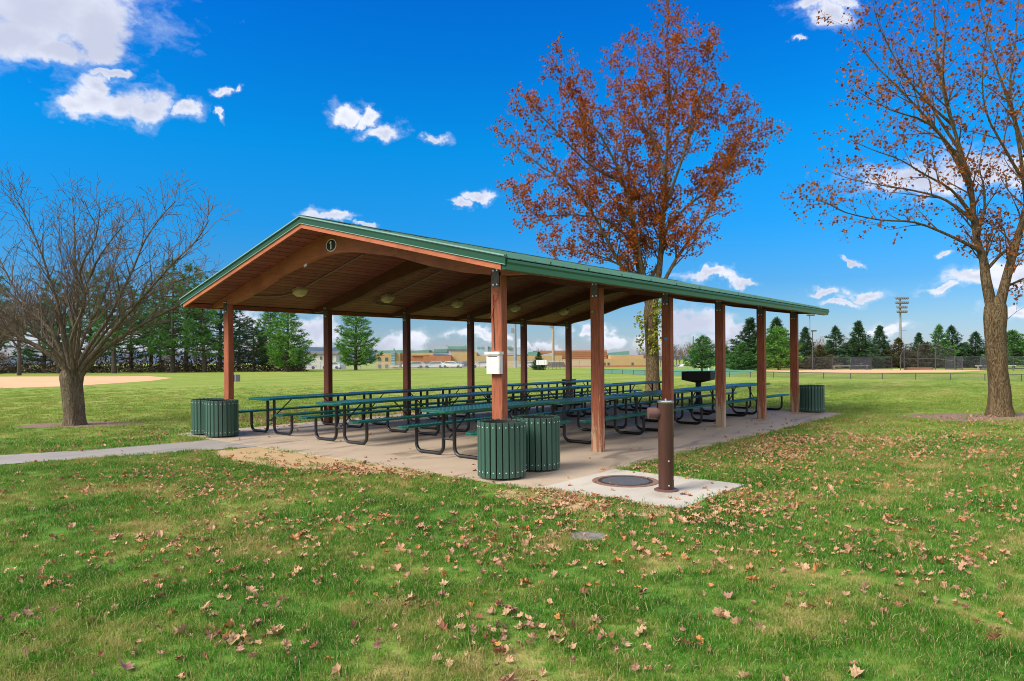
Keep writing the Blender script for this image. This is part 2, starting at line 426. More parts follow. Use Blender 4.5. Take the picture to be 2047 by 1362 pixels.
mt, N = new_mat('grass_blade')
g_ = N.n('ShaderNodeNewGeometry')
c_, d_ = lawn_colour(N, g_.outputs['Position'])
rnd = g_.outputs['Random Per Island']
c_ = N.mix(N.math('MULTIPLY', N.mapr(rnd, 0.76, 0.80), 0.85), c_, (0.50, 0.41, 0.20))
c_ = N.mix(N.math('MULTIPLY', N.mapr(rnd, 0.0, 0.5, 1, 0), 0.4), c_, (0.065, 0.20, 0.02))
dd = N.n('ShaderNodeBsdfPrincipled', {'Base Color': c_, 'Roughness': 0.7, 'Specular IOR Level': 0.12})
tt = N.n('ShaderNodeBsdfTranslucent', {'Color': c_})
mx = N.n('ShaderNodeMixShader', {0: 0.35, 1: dd.outputs[0], 2: tt.outputs[0]})
N.n('ShaderNodeOutputMaterial', {0: mx.outputs[0]})
M['grass'] = mt


# ------------------------------------------------------------------ mesh helpers
class MB:
    def __init__(s):
        s.v, s.f = [], []

    def add(s, vs, fs):
        o = len(s.v)
        s.v.extend([tuple(x) for x in vs])
        s.f.extend([tuple(i + o for i in f) for f in fs])
        return s

    def box(s, x0, x1, y0, y1, z0, z1):
        return s.add([(x0, y0, z0), (x1, y0, z0), (x1, y1, z0), (x0, y1, z0), (x0, y0, z1), (x1, y0, z1), (x1, y1, z1), (x0, y1, z1)],
                     [(0, 3, 2, 1), (4, 5, 6, 7), (0, 1, 5, 4), (1, 2, 6, 5), (2, 3, 7, 6), (3, 0, 4, 7)])

    def bevbox(s, x0, x1, y0, y1, z0, z1, b=0.01):
        """box whose upright edges are chamfered"""
        pts = [(x0 + b, y0), (x1 - b, y0), (x1, y0 + b), (x1, y1 - b), (x1 - b, y1), (x0 + b, y1), (x0, y1 - b), (x0, y0 + b)]
        return s.prism(pts, z0, z1)

    def prism(s, pts, z0, z1):
        n = len(pts)
        s.add([(x, y, z0) for x, y in pts] + [(x, y, z1) for x, y in pts],
              [tuple(range(n))[::-1], tuple(range(n, 2 * n))] + [(i, (i + 1) % n, n + (i + 1) % n, n + i) for i in range(n)])
        return s

    def prism_x(s, pts, x0, x1):
        """profile of (y, z) points swept along x; quads only between, n-gon caps"""
        n = len(pts)
        s.add([(x0, y, z) for y, z in pts] + [(x1, y, z) for y, z in pts],
              [tuple(range(n))[::-1], tuple(range(n, 2 * n))] + [(i, (i + 1) % n, n + (i + 1) % n, n + i) for i in range(n)])
        return s

    def tube(s, pts, r, sides=8, caps=True):
        pts = [Vector(p) for p in pts]
        n = len(pts)
        rs = r if hasattr(r, '__len__') else [r] * n
        ref = None
        vs = []
        for i, p in enumerate(pts):
            t = (pts[min(i + 1, n - 1)] - pts[max(i - 1, 0)])
            t = t.normalized() if t.length > 1e-9 else Vector((0, 0, 1))
            if ref is None:
                ref = Vector((1, 0, 0)) if abs(t.x) < 0.8 else Vector((0, 1, 0))
            a = (ref - t * ref.dot(t)).normalized()
            ref = a
            b = t.cross(a)
            for k in range(sides):
                an = 2 * PI * k / sides
                vs.append(p + (a * math.cos(an) + b * math.sin(an)) * rs[i])
        fs = []
        for i in range(n - 1):
            for k in range(sides):
                k2 = (k + 1) % sides
                fs.append((i * sides + k, i * sides + k2, (i + 1) * sides + k2, (i + 1) * sides + k))
        if caps and sides > 2:
            fs.append(tuple(range(sides))[::-1])
            fs.append(tuple(range((n - 1) * sides, n * sides)))
        return s.add(vs, fs)

    def lathe(s, prof, sides=24, c=(0, 0, 0), close=True):
        vs = []
        for r, z in prof:
            for k in range(sides):
                an = 2 * PI * k / sides
                vs.append((c[0] + r * math.cos(an), c[1] + r * math.sin(an), c[2] + z))
        fs = []
        for i in range(len(prof) - 1):
            for k in range(sides):
                k2 = (k + 1) % sides
                fs.append((i * sides + k, i * sides + k2, (i + 1) * sides + k2, (i + 1) * sides + k))
        if close:
            fs.append(tuple(range(sides))[::-1])
            fs.append(tuple(range((len(prof) - 1) * sides, len(prof) * sides)))
        return s.add(vs, fs)

    def moved(s, mat):
        s.v = [tuple(mat @ Vector(v)) for v in s.v]
        return s

    def mesh(s, name, mat, smooth=False):
        me = bpy.data.meshes.new(name)
        me.from_pydata(s.v, [], s.f)
        if mat is not None:
            me.materials.append(mat)
        if smooth:
            me.polygons.foreach_set('use_smooth', [True] * len(me.polygons))
            try:
                me.set_sharp_from_angle(angle=R_(40))
            except Exception:
                pass
        me.update()
        return me

    def build(s, name, mat, parent=None, smooth=False, loc=None):
        return link(name, s.mesh(name, mat, smooth), parent, loc)


def link(name, me, parent=None, loc=None, rot=None):
    o = bpy.data.objects.new(name, me)
    COL.objects.link(o)
    if parent is not None:
        o.parent = parent
    if loc is not None:
        o.location = loc
    if rot is not None:
        o.rotation_euler = rot
    return o


def tag(o, label=None, cat=None, group=None, kind=None):
    for k, v in (('label', label), ('category', cat), ('group', group), ('kind', kind)):
        if v:
            o[k] = v
    return o


def thing(name, label, cat, loc=(0, 0, 0), rz=0.0, group=None):
    o = bpy.data.objects.new(name, None)
    COL.objects.link(o)
    o.location = loc
    o.rotation_euler = (0, 0, rz)
    o.empty_display_size = 0.2
    return tag(o, label, cat, group)


def copy_tree(o, parent=None):
    c = o.copy()
    COL.objects.link(c)
    if parent is not None:
        c.parent = parent
    for ch in list(KIDS.get(o.name, [])) or [x for x in o.children]:
        copy_tree(ch, c)
    return c


KIDS = {}


def structure(name, mb, mat, smooth=False):
    return tag(mb.build(name, mat, None, smooth), kind='structure')


def smooth01(t):
    t = max(0.0, min(1.0, t))
    return t * t * (3 - 2 * t)


def ground_z(x, y):
    f = (x - CAM.x) * FW.x + (y - CAM.y) * FW.y
    return -5.0 * smooth01((f - 85) / 245) - 6.0 * smooth01((f - 330) / 600)


def at(px, py, depth):
    """the point seen at photo pixel (px, py) whose distance along the view axis is depth"""
    a, b = px - 1023.5, py - 713.84
    X = a * cr + b * sr
    Y = -a * sr + b * cr
    return CAM + (FW + RT * (X / FPX) - UP * (Y / FPX)) * depth


def spot(px, depth):
    """ground point under photo column px at that depth"""
    p = at(px, 714, depth)
    return Vector((p.x, p.y, ground_z(p.x, p.y)))


# ------------------------------------------------------------------ ground sheet
def ground_sheet():
    def axis(lo, hi, c):
        vals = [c]
        d, st = 0.0, 4.0
        while d < hi:
            d += st
            st *= 1.06
            vals.append(c + d)
        d, st = 0.0, 4.0
        while d < lo:
            d += st
            st *= 1.12
            vals.insert(0, c - d)
        return vals
    fs_, rs_ = axis(200, 2400, 0), axis(1800, 1800, 0)
    vs, fc = [], []
    for f in fs_:
        for r in rs_:
            p = CAM + FW * f + RT * r
            vs.append((p.x, p.y, ground_z(p.x, p.y)))
    n = len(rs_)
    for i in range(len(fs_) - 1):
        for j in range(n - 1):
            fc.append((i * n + j, i * n + j + 1, (i + 1) * n + j + 1, (i + 1) * n + j))
    b = MB()
    b.add(vs, [f[::-1] for f in fc])
    return structure('ground', b, M['lawn'], True)


ground_sheet()
rng = random.Random(7)


def patch(name, pts, mat, z=0.004, jitter=0.0, sub=6, follow=False):
    """flat irregular area: outline subdivided and roughened"""
    out = []
    n = len(pts)
    for i in range(n):
        a, b = Vector(pts[i]), Vector(pts[(i + 1) % n])
        for k in range(sub):
            p = a.lerp(b, k / sub)
            if jitter and (k > 0 or True):
                p = p + Vector((rng.uniform(-jitter, jitter), rng.uniform(-jitter, jitter)))
            out.append((p.x, p.y))
    b = MB()
    c = (sum(p[0] for p in out) / len(out), sum(p[1] for p in out) / len(out))
    zz = (lambda x, y: ground_z(x, y) + z) if follow else (lambda x, y: z)
    b.add([(c[0], c[1], zz(*c))] + [(x, y, zz(x, y)) for x, y in out],
          [(0, 1 + i, 1 + (i + 1) % len(out)) for i in range(len(out))])
    return structure(name, b, mat)


SLAB = (-0.72, 12.97, -1.20, 8.72)
b = MB().box(SLAB[0], SLAB[1], SLAB[2], SLAB[3], -0.1, 0.012)
structure('shelter_slab', b, M['slab'])
PADR = (-0.60, 1.12, -3.08, -1.20)
structure('fountain_pad', MB().box(PADR[0], PADR[1], PADR[2], PADR[3] - 0.006, -0.1, 0.016), M['pad'])
PATH = [(-0.72, 5.35), (-1.45, 5.55), (-3.08, 6.12), (-4.34, 6.56), (-7.5, 7.6), (-12, 9.0), (-12, 10.4), (-7.2, 8.85), (-4.07, 7.85), (-2.71, 7.3),
        (-1.1, 7.12), (-0.72, 7.1)]
patch('path', PATH, M['asphalt'], 0.008, 0.02, 5)
DIRT = [(-0.74, 5.35), (-1.5, 5.5), (-1.9, 4.6), (-1.85, 3.6), (-1.72, 2.5), (-1.4, 1.7), (-1.22, 1.15), (-1.0, 0.75), (-0.74, 0.5)]
patch('bare_dirt', DIRT, M['dirt'], 0.004, 0.05, 6)
patch('dirt_patch', [(-0.62, -1.4), (-0.9, -0.9), (-1.35, -1.2), (-1.3, -2.2), (-1.05, -3.1), (-0.63, -3.05)], M['dirt'], 0.004, 0.08, 4)


def ellipse(cx_, cy_, a, b_, ang, n=22):
    return [(cx_ + a * math.cos(t) * math.cos(ang) - b_ * math.sin(t) * math.sin(ang),
             cy_ + a * math.cos(t) * math.sin(ang) + b_ * math.sin(t) * math.cos(ang)) for t in [2 * PI * i / n for i in range(n)]]


TL, TM, TR = Vector((-1.39, 13.02, 0)), Vector((18.06, 7.5, 0)), Vector((14.40, -4.56, 0))
patch('mulch_ring', ellipse(TL.x + 0.2, TL.y - 0.1, 1.5, 0.8, -0.8), M['mulch'], 0.004, 0.1, 2)
patch('mulch_bed', ellipse(TR.x - 0.3, TR.y - 0.3, 2.9, 1.35, -0.95), M['mulch'], 0.004, 0.12, 2)
patch('mulch_around_tree', ellipse(TM.x, TM.y, 1.2, 1.0, 0), M['mulch'], 0.004, 0.1, 2)
cA = spot(-150, 52)
patch('clay_infield', [tuple(at(x, y, (1.625) * FPX / (y - 713.84 + 0.0073 * (x - 1023.5)))[:2]) for x, y in
                       ((-900, 790), (-300, 784), (0, 777), (150, 772), (300, 762), (345, 756), (300, 752.5), (100, 753), (-300, 754), (-700, 757))],
      M['infield'], 0.006, 0.0, 4)
patch('clay_diamond', [tuple(at(x, y, (1.625) * FPX / (y - 713.84 + 0.0073 * (x - 1023.5)))[:2]) for x, y in
                       ((1500, 739.5), (1600, 738), (1750, 738), (1900, 739), (1975, 741), (1900, 744.6), (1750, 745.6), (1620, 745), (1520, 742.4))],
      M['infield'], 0.006, 0.0, 4)
patch('sports_turf', [tuple(spot(x, d)[:2]) for x, d in ((1180, 84), (1180, 66), (1300, 58), (1470, 57), (1520, 70), (1500, 84))], M['turf'], 0.006,
      0.0, 6)
far_lot = MB()
lp = [spot(x, d) for x, d in ((560, 138), (1340, 138), (1340, 165), (560, 165))]
far_lot.add([(p.x, p.y, p.z + 0.05) for p in lp], [(0, 1, 2, 3)])
structure('parking_lot', far_lot, M['lot'])

# distant hills
b = MB()
prof = [(-1200, 714), (-200, 713), (60, 712), (200, 709), (300, 701), (420, 706), (560, 701), (620, 694), (660, 695), (710, 699), (790, 704), (900, 709), (1300, 712),
        (1700, 709), (2000, 706), (2600, 708)]
vs, fc = [], []
for i, (px, py) in enumerate(prof):
    top, bot = at(px, py, 2200), at(px, 740, 1900)
    back = at(px, 740, 2350)
    vs += [bot, top, back]
for i in range(len(prof) - 1):
    a = i * 3
    fc += [(a, a + 3, a + 4, a + 1), (a + 1, a + 4, a + 5, a + 2)]
b.add(vs, fc)
M['hill'] = simple('haze_tinted_hill', [(0.05, 0.085, 0.12), (0.07, 0.11, 0.15)], 0.02, rough=1.0, world_space=True)  # distance haze put into the colour as a bluish tint
structure('hills', b, M['hill'], True)


# ------------------------------------------------------------------ picnic shelter
BAY, WID, YC = 2.51, 7.813, 3.907
ZR, SL, HS = 3.93, 0.246, 4.545           # soffit height at the ridge, slope, half span
X0, X1 = -0.65, 13.2


def soffit(y):
    return ZR - SL * abs(y - YC)


shelter = thing('picnic_shelter', 'open timber picnic shelter with green metal gable roof on rust brown posts', 'picnic shelter', (0, 0, 0))
post_me = {}
for i in range(6):
    for j in (0, 1):
        worn = (i in (3,) and j == 0) or (i in (1, 4, 5) and j == 0 and False)
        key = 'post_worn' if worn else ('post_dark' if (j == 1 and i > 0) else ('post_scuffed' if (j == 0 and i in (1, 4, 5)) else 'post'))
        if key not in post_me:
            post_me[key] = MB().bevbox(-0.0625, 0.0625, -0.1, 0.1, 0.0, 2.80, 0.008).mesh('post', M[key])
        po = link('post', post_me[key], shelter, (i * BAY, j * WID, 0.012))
        if worn:
            po['label'] = 'post with badly peeled paint and pale bare wood low down'
        if j == 0 and i == 2:
            hb = MB()
            hp = [(0.0, -0.045), (0.04, 0.0), (0.042, 0.02), (0.025, 0.035), (0.006, 0.028), (0, 0.018), (-0.006, 0.028), (-0.025, 0.035), (-0.042, 0.02),
                  (-0.04, 0)]
            hb.add([(-0.0645, y, z) for y, z in hp] + [(-0.0625, y, z) for y, z in hp], [tuple(range(10))] +
                   [(k, (k + 1) % 10, 10 + (k + 1) % 10, 10 + k) for k in range(10)])
            h = hb.build('heart_mark', M['bluepaint'], po, loc=(0, 0.0, 1.95))
        if j == 0 and i == 1:
            db = MB().lathe([(0.018, 0), (0.018, 0.01), (0.012, 0.014)], 10)
            db.moved(Matrix.Rotation(-PI / 2, 4, 'Y'))
            db.build('reflector', M['greenpaint'], po, loc=(-0.0625, 0.055, 2.37))
# arched glued beams
arch_k = [(0, 3.505), (0.35, 3.49), (0.7, 3.445), (1.1, 3.375), (1.73, 3.262), (2.55, 3.03), (3.2, 2.885), (3.78, 2.80), (3.95, 2.775), (4.5, 2.755)]


def arch(t):
    for (a, za), (b_, zb) in zip(arch_k, arch_k[1:]):
        if t <= b_:
            return za + (zb - za) * (t - a) / (b_ - a)
    return arch_k[-1][1]


bb = MB()
ys = [YC + t for t in (-4.5, -4.2, -3.95, -3.78, -3.2, -2.55, -2.1, -1.73, -1.4, -1.1, -0.9, -0.7, -0.5, -0.35, -0.17, 0, 0.17, 0.35, 0.5, 0.7, 0.9, 1.1,
                       1.4, 1.73, 2.1, 2.55, 3.2, 3.78, 3.95, 4.2, 4.5)]
for xs in (0,):
    n = len(ys)
    vs = []
    for x in (-0.0625, 0.0625):
        for y in ys:
            vs.append((x, y, arch(abs(y - YC))))
        for y in ys:
            vs.append((x, y, soffit(y) - 0.001))
    fs = []
    for i in range(n - 1):
        fs += [(i, n + i, n + i + 1, i + 1), (2 * n + i, 2 * n + i + 1, 3 * n + i + 1, 3 * n + i),
               (i, i + 1, 2 * n + i + 1, 2 * n + i), (n + i, 3 * n + i, 3 * n + i + 1, n + i + 1)]
    fs += [(0, 2 * n, 3 * n, n), (n - 1, 2 * n - 1, 4 * n - 1, 3 * n - 1)]
    bb.add(vs, fs)
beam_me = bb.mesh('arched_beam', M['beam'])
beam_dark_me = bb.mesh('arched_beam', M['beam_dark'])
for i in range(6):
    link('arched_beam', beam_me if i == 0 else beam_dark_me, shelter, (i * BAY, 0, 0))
# bracket plates and bolts on the front face of every post head
pl = MB().box(-0.012, 0, -0.065, 0.065, -0.13, 0.13)
pl_me = pl.mesh('bracket_plate', M['steel'])
bolt = MB()
bolt.add([(-0.024, 0.013 * math.cos(k * PI / 4), 0.013 * math.sin(k * PI / 4)) for k in range(8)] +
         [(-0.012, 0.016 * math.cos(k * PI / 4), 0.016 * math.sin(k * PI / 4)) for k in range(8)],
         [tuple(range(8))[::-1]] + [(k, (k + 1) % 8, 8 + (k + 1) % 8, 8 + k) for k in range(8)])
bolt_me = bolt.mesh('bolt', M['bolt'])
for i in range(6):
    for j in (0, 1):
        p = link('bracket_plate', pl_me, shelter, (i * BAY - 0.0625, j * WID, 2.745))
        for by in (-0.035, 0.035):
            for bz in (-0.1, 0.1):
                link('bolt', bolt_me, p, (0, by, bz))
# soffit planks, one object per board
pw = 0.182
npl = int(round((HS + 0.0) / math.cos(math.atan(SL)) / pw))
ang = math.atan(SL)
plank_me = MB().box(X0 + 0.03, X1 - 0.03, -pw / 2 + 0.008, pw / 2 - 0.008, 0, 0.028).mesh('ceiling_plank', M['plank'])
for s in (-1, 1):
    for k in range(npl):
        d = (k + 0.5) * pw * math.cos(ang)
        if d > HS - 0.05:
            continue
        y = YC + s * d
        link('ceiling_plank', plank_me, shelter, (0, y, soffit(y)), (-s * ang, 0, 0))
# solid deck above the boards
for s in (-1, 1):
    dk = MB().prism_x([(YC, ZR + 0.031), (YC + s * (HS - 0.03), ZR - SL * (HS - 0.03) + 0.031), (YC + s * (HS - 0.03), ZR - SL * (HS - 0.03) + 0.07),
                       (YC, ZR + 0.07)], X0 + 0.03, X1 - 0.03)
    dk.build('roof_deck', M['plank'], shelter)
# roof sheets with a raised seam, one object per sheet
nsh = 15
wsh = (X1 - X0 + 0.10) / nsh
for s in (-1, 1):
    L = (HS + 0.10) / math.cos(ang)
    rp = MB().box(0.004, wsh - 0.004, 0, L, 0, 0.008)
    rp.box(wsh - 0.02, wsh + 0.012, 0.0, L, 0.0085, 0.045)
    rp.box(wsh * 0.33, wsh * 0.33 + 0.03, 0.0, L, 0.0085, 0.018)
    rp.box(wsh * 0.66, wsh * 0.66 + 0.03, 0.0, L, 0.0085, 0.018)
    me = rp.mesh('roof_sheet', M['roof'])
    for k in range(nsh):
        if s > 0:
            rot = (-ang, 0, 0)
            o = link('roof_sheet', me, shelter, (X0 - 0.05 + k * wsh, YC, ZR + 0.095), rot)
        else:
            o = link('roof_sheet', me, shelter, (X0 - 0.05 + (k + 1) * wsh, YC, ZR + 0.095), (-ang, 0, PI))
rc = MB()
prf = [(YC - 0.16, ZR + 0.118), (YC, ZR + 0.155), (YC + 0.16, ZR + 0.118), (YC + 0.16, ZR + 0.104), (YC, ZR + 0.142), (YC - 0.16, ZR + 0.104)]
rc.prism_x(prf, X0 - 0.06, X1 + 0.06)
rc.build('ridge_cap', M['roof'], shelter)
# gable fascia boards and metal trim at both ends
for xe, sx in ((X0, -1), (X1, 1)):
    for s in (-1, 1):
        def band(zlo, zhi, t0, t1, y_end):
            q = MB()
            ya, yb = YC + s * 0.001, YC + s * y_end
            za, zb = ZR, ZR - SL * y_end
            pts = [(ya, za + zlo), (yb, zb + zlo), (yb, zb + zhi), (ya, za + zhi)]
            a_, b2 = sorted((xe + sx * t0, xe + sx * t1))
            return q.prism_x(pts, a_, b2)
        band(-0.07, 0.015, 0.0, 0.035, HS).build('fascia_board', M['fascia'], shelter)
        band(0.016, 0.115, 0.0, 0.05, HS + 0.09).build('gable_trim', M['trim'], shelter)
        band(0.006, 0.0155, 0.036, 0.06, HS + 0.085).build('trim_hem', M['hem'], shelter)
        band(0.1155, 0.134, 0.0505, 0.078, HS + 0.09).build('trim_edge', M['hem'], shelter)
# eave boards and gutters
for s in (-1, 1):
    ye = YC + s * HS
    zb = ZR - SL * HS
    MB().box(X0, X1, *sorted((ye, ye - s * 0.035)), zb - 0.075, zb + 0.02).build('eave_board', M['fascia_x'], shelter)
    o1, o2, o3 = ye + s * 0.002, ye + s * 0.085, ye + s * 0.115
    prof = [(o1, zb - 0.07), (o2, zb - 0.07), (o2 + s * 0.006, zb - 0.005), (o3, zb + 0.02), (o3, zb + 0.055), (o3 - s * 0.012, zb + 0.055),
            (o3 - s * 0.012, zb + 0.028), (o2 - s * 0.006, zb + 0.004), (o2 - s * 0.01, zb - 0.06), (o1, zb - 0.06)]
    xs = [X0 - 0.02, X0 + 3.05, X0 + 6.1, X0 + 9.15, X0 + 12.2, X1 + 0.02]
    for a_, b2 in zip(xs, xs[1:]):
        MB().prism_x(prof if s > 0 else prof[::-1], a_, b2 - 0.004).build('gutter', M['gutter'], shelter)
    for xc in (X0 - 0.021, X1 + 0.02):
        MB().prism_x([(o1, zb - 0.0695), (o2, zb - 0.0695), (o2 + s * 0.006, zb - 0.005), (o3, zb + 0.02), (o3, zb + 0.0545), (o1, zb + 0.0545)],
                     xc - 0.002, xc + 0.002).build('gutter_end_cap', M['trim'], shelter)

# lights under the roof with their conduit
LX = [1.22, 3.68, 6.12, 8.60, 11.12]
lab = ['yellowed square ceiling light in the bay behind the number sign', 'yellowed square ceiling light in the second bay from the number sign',
       'yellowed square ceiling light in the middle bay of the shelter', 'yellowed square ceiling light in the fourth bay of the shelter',
       'yellowed square ceiling light in the far end bay of the shelter']
lamp_parts = None
for k, x in enumerate(LX):
    y = 6.98
    t = thing('ceiling_light', lab[k], 'ceiling light', (x, y, soffit(y)), 0, 'lights under the shelter roof')
    h = MB().bevbox(-0.125, 0.125, -0.125, 0.125, -0.06, 0.0, 0.02).build('light_housing', M['housing'], t)
    h.rotation_euler = (-ang, 0, 0)
    q = MB()
    q.add([(x_, y_, z_) for z_, r in ((-0.061, 0.125), (-0.1, 0.115), (-0.165, 0.07)) for x_, y_ in ((-r, -r), (r, -r), (r, r), (-r, r))],
          [(3, 2, 1, 0)] + [(a + i, a + (i + 1) % 4, a + 4 + (i + 1) % 4, a + 4 + i) for a in (0, 4) for i in range(4)] + [(8, 9, 10, 11)])
    ln = q.build('light_lens', M['lens'], t)
    ln.rotation_euler = (-ang, 0, 0)
    c = MB()
    up = [(0.02, yy, soffit(y + yy) - soffit(y) - 0.022) for yy in (-0.1, -0.8, -1.6, -2.25)]
    c.tube(up, 0.014, 6)
    dn = [(0, 0.1), (-0.02, 0.25), (-0.08, 0.38), (-0.2, 0.5), (-0.5, 0.58), (-0.8, 0.62)] if k != 1 else \
         [(0, 0.1), (-0.08, 0.34), (-0.04, 0.50), (0.12, 0.58), (0.9, 0.63), (1.2, 0.72), (1.28, 0.84)]
    c.tube([(a, b2, soffit(y + b2) - soffit(y) - 0.022) for a, b2 in dn], 0.014, 6)
    c.build('conduit', M['conduit'], t, True)

# number sign on the front beam
sg = thing('number_sign', 'round black sign with white rim and numeral 1 on the gable beam', 'sign', (-0.0655, 3.925, 3.64))
sg.scale = (1, 1.32, 0.95)
MB().lathe([(0.118, 0), (0.118, 0.006)], 32).moved(Matrix.Rotation(-PI / 2, 4, 'Y')).build('sign_rim', M['signwhite'], sg)
MB().lathe([(0.103, 0.0063), (0.103, 0.009)], 32).moved(Matrix.Rotation(-PI / 2, 4, 'Y')).build('sign_disc', M['signblack'], sg)
one = [(-0.011, -0.075), (0.011, -0.075), (0.011, 0.075), (-0.008, 0.075), (-0.034, 0.052), (-0.034, 0.036), (-0.011, 0.048)]
q = MB()
q.add([(-0.0125, -u, v) for u, v in one] + [(-0.0095, -u, v) for u, v in one],
      [tuple(range(7)), tuple(range(7, 14))[::-1]] + [(k, (k + 1) % 7, 7 + (k + 1) % 7, 7 + k) for k in range(7)])
q.build('numeral', M['signwhite'], sg)
tagp = thing('metal_tag', 'small silver tag nailed to the arched gable beam', 'tag', (-0.0635, 4.75, 3.36))
MB().box(-0.004, 0, -0.05, 0.05, -0.025, 0.025).build('plate', M['bolt'], tagp).rotation_euler = (-0.22, 0, 0)
# notice box
nb = thing('notice_box', 'white plastic notice box with lid on the front corner post', 'notice box', (-0.0635, 0.0, 1.545))
MB().bevbox(-0.085, -0.0, -0.125, 0.125, -0.155, 0.115, 0.012).build('box_body', M['white'], nb)
MB().bevbox(-0.105, -0.0, -0.143, 0.143, 0.116, 0.155, 0.01).build('box_lid', M['white'], nb)
MB().box(-0.0895, -0.0855, -0.09, 0.09, 0.085, 0.092).build('slot', M['signblack'], nb)
cord = MB().tube([(-0.072, 0.03, 2.56), (-0.075, -0.045, 2.545), (-0.075, -0.03, 2.47), (-0.074, 0.0, 2.42), (-0.074, 0.02, 2.44), (-0.074, 0.03, 2.36),
                  (-0.074, 0.06, 2.26), (-0.074, 0.095, 2.18)], 0.004, 5)
tag(cord.build('cord', M['redcord'], None, True), 'loose red cord hanging on the front corner post', 'cord')
wire = MB().tube([(-0.068, 0.045, 2.5), (-0.07, 0.05, 2.2), (-0.07, 0.035, 1.95), (-0.07, 0.03, 1.72)], 0.005, 5)
tag(wire.build('wire', M['steel'], None, True), 'dark thin wire running down the front corner post to the white box', 'wire')
eb = thing('outlet_box', 'small grey electrical box on the post behind the pair of bins', 'electrical box', (0.0, WID - 0.13, 1.21))
MB().bevbox(0.065, 0.17, -0.03, 0.10, -0.075, 0.075, 0.008).build('box_body', M['greybox'], eb)
MB().bevbox(0.171, 0.18, -0.02, 0.09, -0.065, 0.065, 0.005).build('box_cover', M['greybox'], eb)


# ------------------------------------------------------------------ picnic tables
def slab_top(w, l, ch, z0, z1, rim=0.012):
    pts = [(-l / 2 + ch, -w / 2), (l / 2 - ch, -w / 2), (l / 2, -w / 2 + ch), (l / 2, w / 2 - ch), (l / 2 - ch, w / 2), (-l / 2 + ch, w / 2),
           (-l / 2, w / 2 - ch), (-l / 2, -w / 2 + ch)]
    inner = [(x * (1 - 2 * rim / l), y * (1 - 2 * rim / w)) for x, y in pts]
    frame = MB()
    n = 8
    vs = [(x, y, z0) for x, y in pts] + [(x, y, z1 - 0.008) for x, y in pts] + [(x * (1 - 0.008 / l), y * (1 - 0.008 / w), z1) for x, y in pts] + \
         [(x, y, z1) for x, y in inner] + [(x, y, z0) for x, y in inner]
    fs = []
    for a, b2 in ((0, 1), (1, 2), (2, 3), (3, 4), (4, 0)):
        for k in range(n):
            fs.append((a * n + k, a * n + (k + 1) % n, b2 * n + (k + 1) % n, b2 * n + k))
    frame.add(vs, fs)
    deck = MB()
    deck.add([(x, y, z1 - 0.004) for x, y in inner] + [(x, y, z1 - 0.016) for x, y in inner], [tuple(range(8)), tuple(range(8, 16))[::-1]])
    return frame, deck


TLEN = 2.55
proto_parts = []


def u_leg(x, s):
    """one bent tube: from the table top down, along the floor and up to the seat"""
    r = 0.03
    y0, y1, rb = 0.13, 0.80, 0.13
    pts = [(x, s * (y0 - 0.0), 0.735), (x, s * y0, 0.30), (x, s * y0, rb + 0.03)]
    for k in range(1, 6):
        a = PI / 2 * k / 5
        pts.append((x, s * (y0 + rb - rb * math.cos(a)), r + rb - rb * math.sin(a)))
    for k in range(0, 6):
        a = PI / 2 * k / 5
        pts.append((x, s * (y1 - rb + rb * math.sin(a)), r + rb - rb * math.cos(a)))
    pts.append((x, s * y1, 0.432))
    return MB().tube(pts, r, 8)


def make_table():
    t = thing('picnic_table', 'x', 'picnic table', (0, 0, 0.012), 0, 'green mesh picnic tables under the shelter')
    fr, dk = slab_top(0.76, TLEN, 0.10, 0.735, 0.775)
    top = fr.build('table_top', M['mesh_rim'], t)
    dk.build('mesh_panel', M['mesh'], top)
    for s in (-1, 1):
        fr, dk = slab_top(0.26, TLEN, 0.07, 0.432, 0.468)
        st = fr.build('seat', M['mesh_rim'], t, loc=(0, s * 0.80, 0))
        dk.build('mesh_panel', M['mesh'], st)
    for x in (-TLEN / 2 + 0.36, TLEN / 2 - 0.36):
        for s in (-1, 1):
            u_leg(x, s).build('leg', M['black'], t, True)
        MB().tube([(x, -0.101, 0.28), (x, 0.101, 0.28)], 0.02, 6).build('crossbar', M['black'], t, True)
        sx = 1 if x < 0 else -1
        MB().tube([(x, 0, 0.29), (x + sx * 0.52, 0, 0.734)], 0.014, 6).build('brace', M['black'], t, True)
    KIDS[t.name] = list(t.children)
    return t


ROWS = [([1.62, 1.36, 1.30, 1.30, 1.30], 'fountain side row'), ([4.62, 4.55, 4.55, 4.55, 4.55], 'middle row'), ([7.13] * 5, 'bare tree side row')]
POS = ['first of the {}, nearest the number sign', 'second along the {}', 'third along the {}', 'fourth along the {}', 'last of the {}, farthest from the number sign']
proto = make_table()
bpy.context.view_layer.update()
first = True
trng = random.Random(31)
for ycs, rn in ROWS:
    for k, yc in enumerate(ycs):
        o = proto if first else None
        if not first:
            o = proto.copy()
            COL.objects.link(o)
            for ch in proto.children:
                c2 = ch.copy()
                COL.objects.link(c2)
                c2.parent = o
                for g2 in ch.children:
                    d2 = g2.copy()
                    COL.objects.link(d2)
                    d2.parent = c2
        first = False
        o.location = (0.22 + TLEN / 2 + k * 2.625 + trng.uniform(-.02, .02), yc + trng.uniform(-.025, .025), 0.012)
        o.rotation_euler = (0, 0, trng.gauss(0, .008))
        o['label'] = 'green mesh picnic table, ' + POS[k].format(rn)


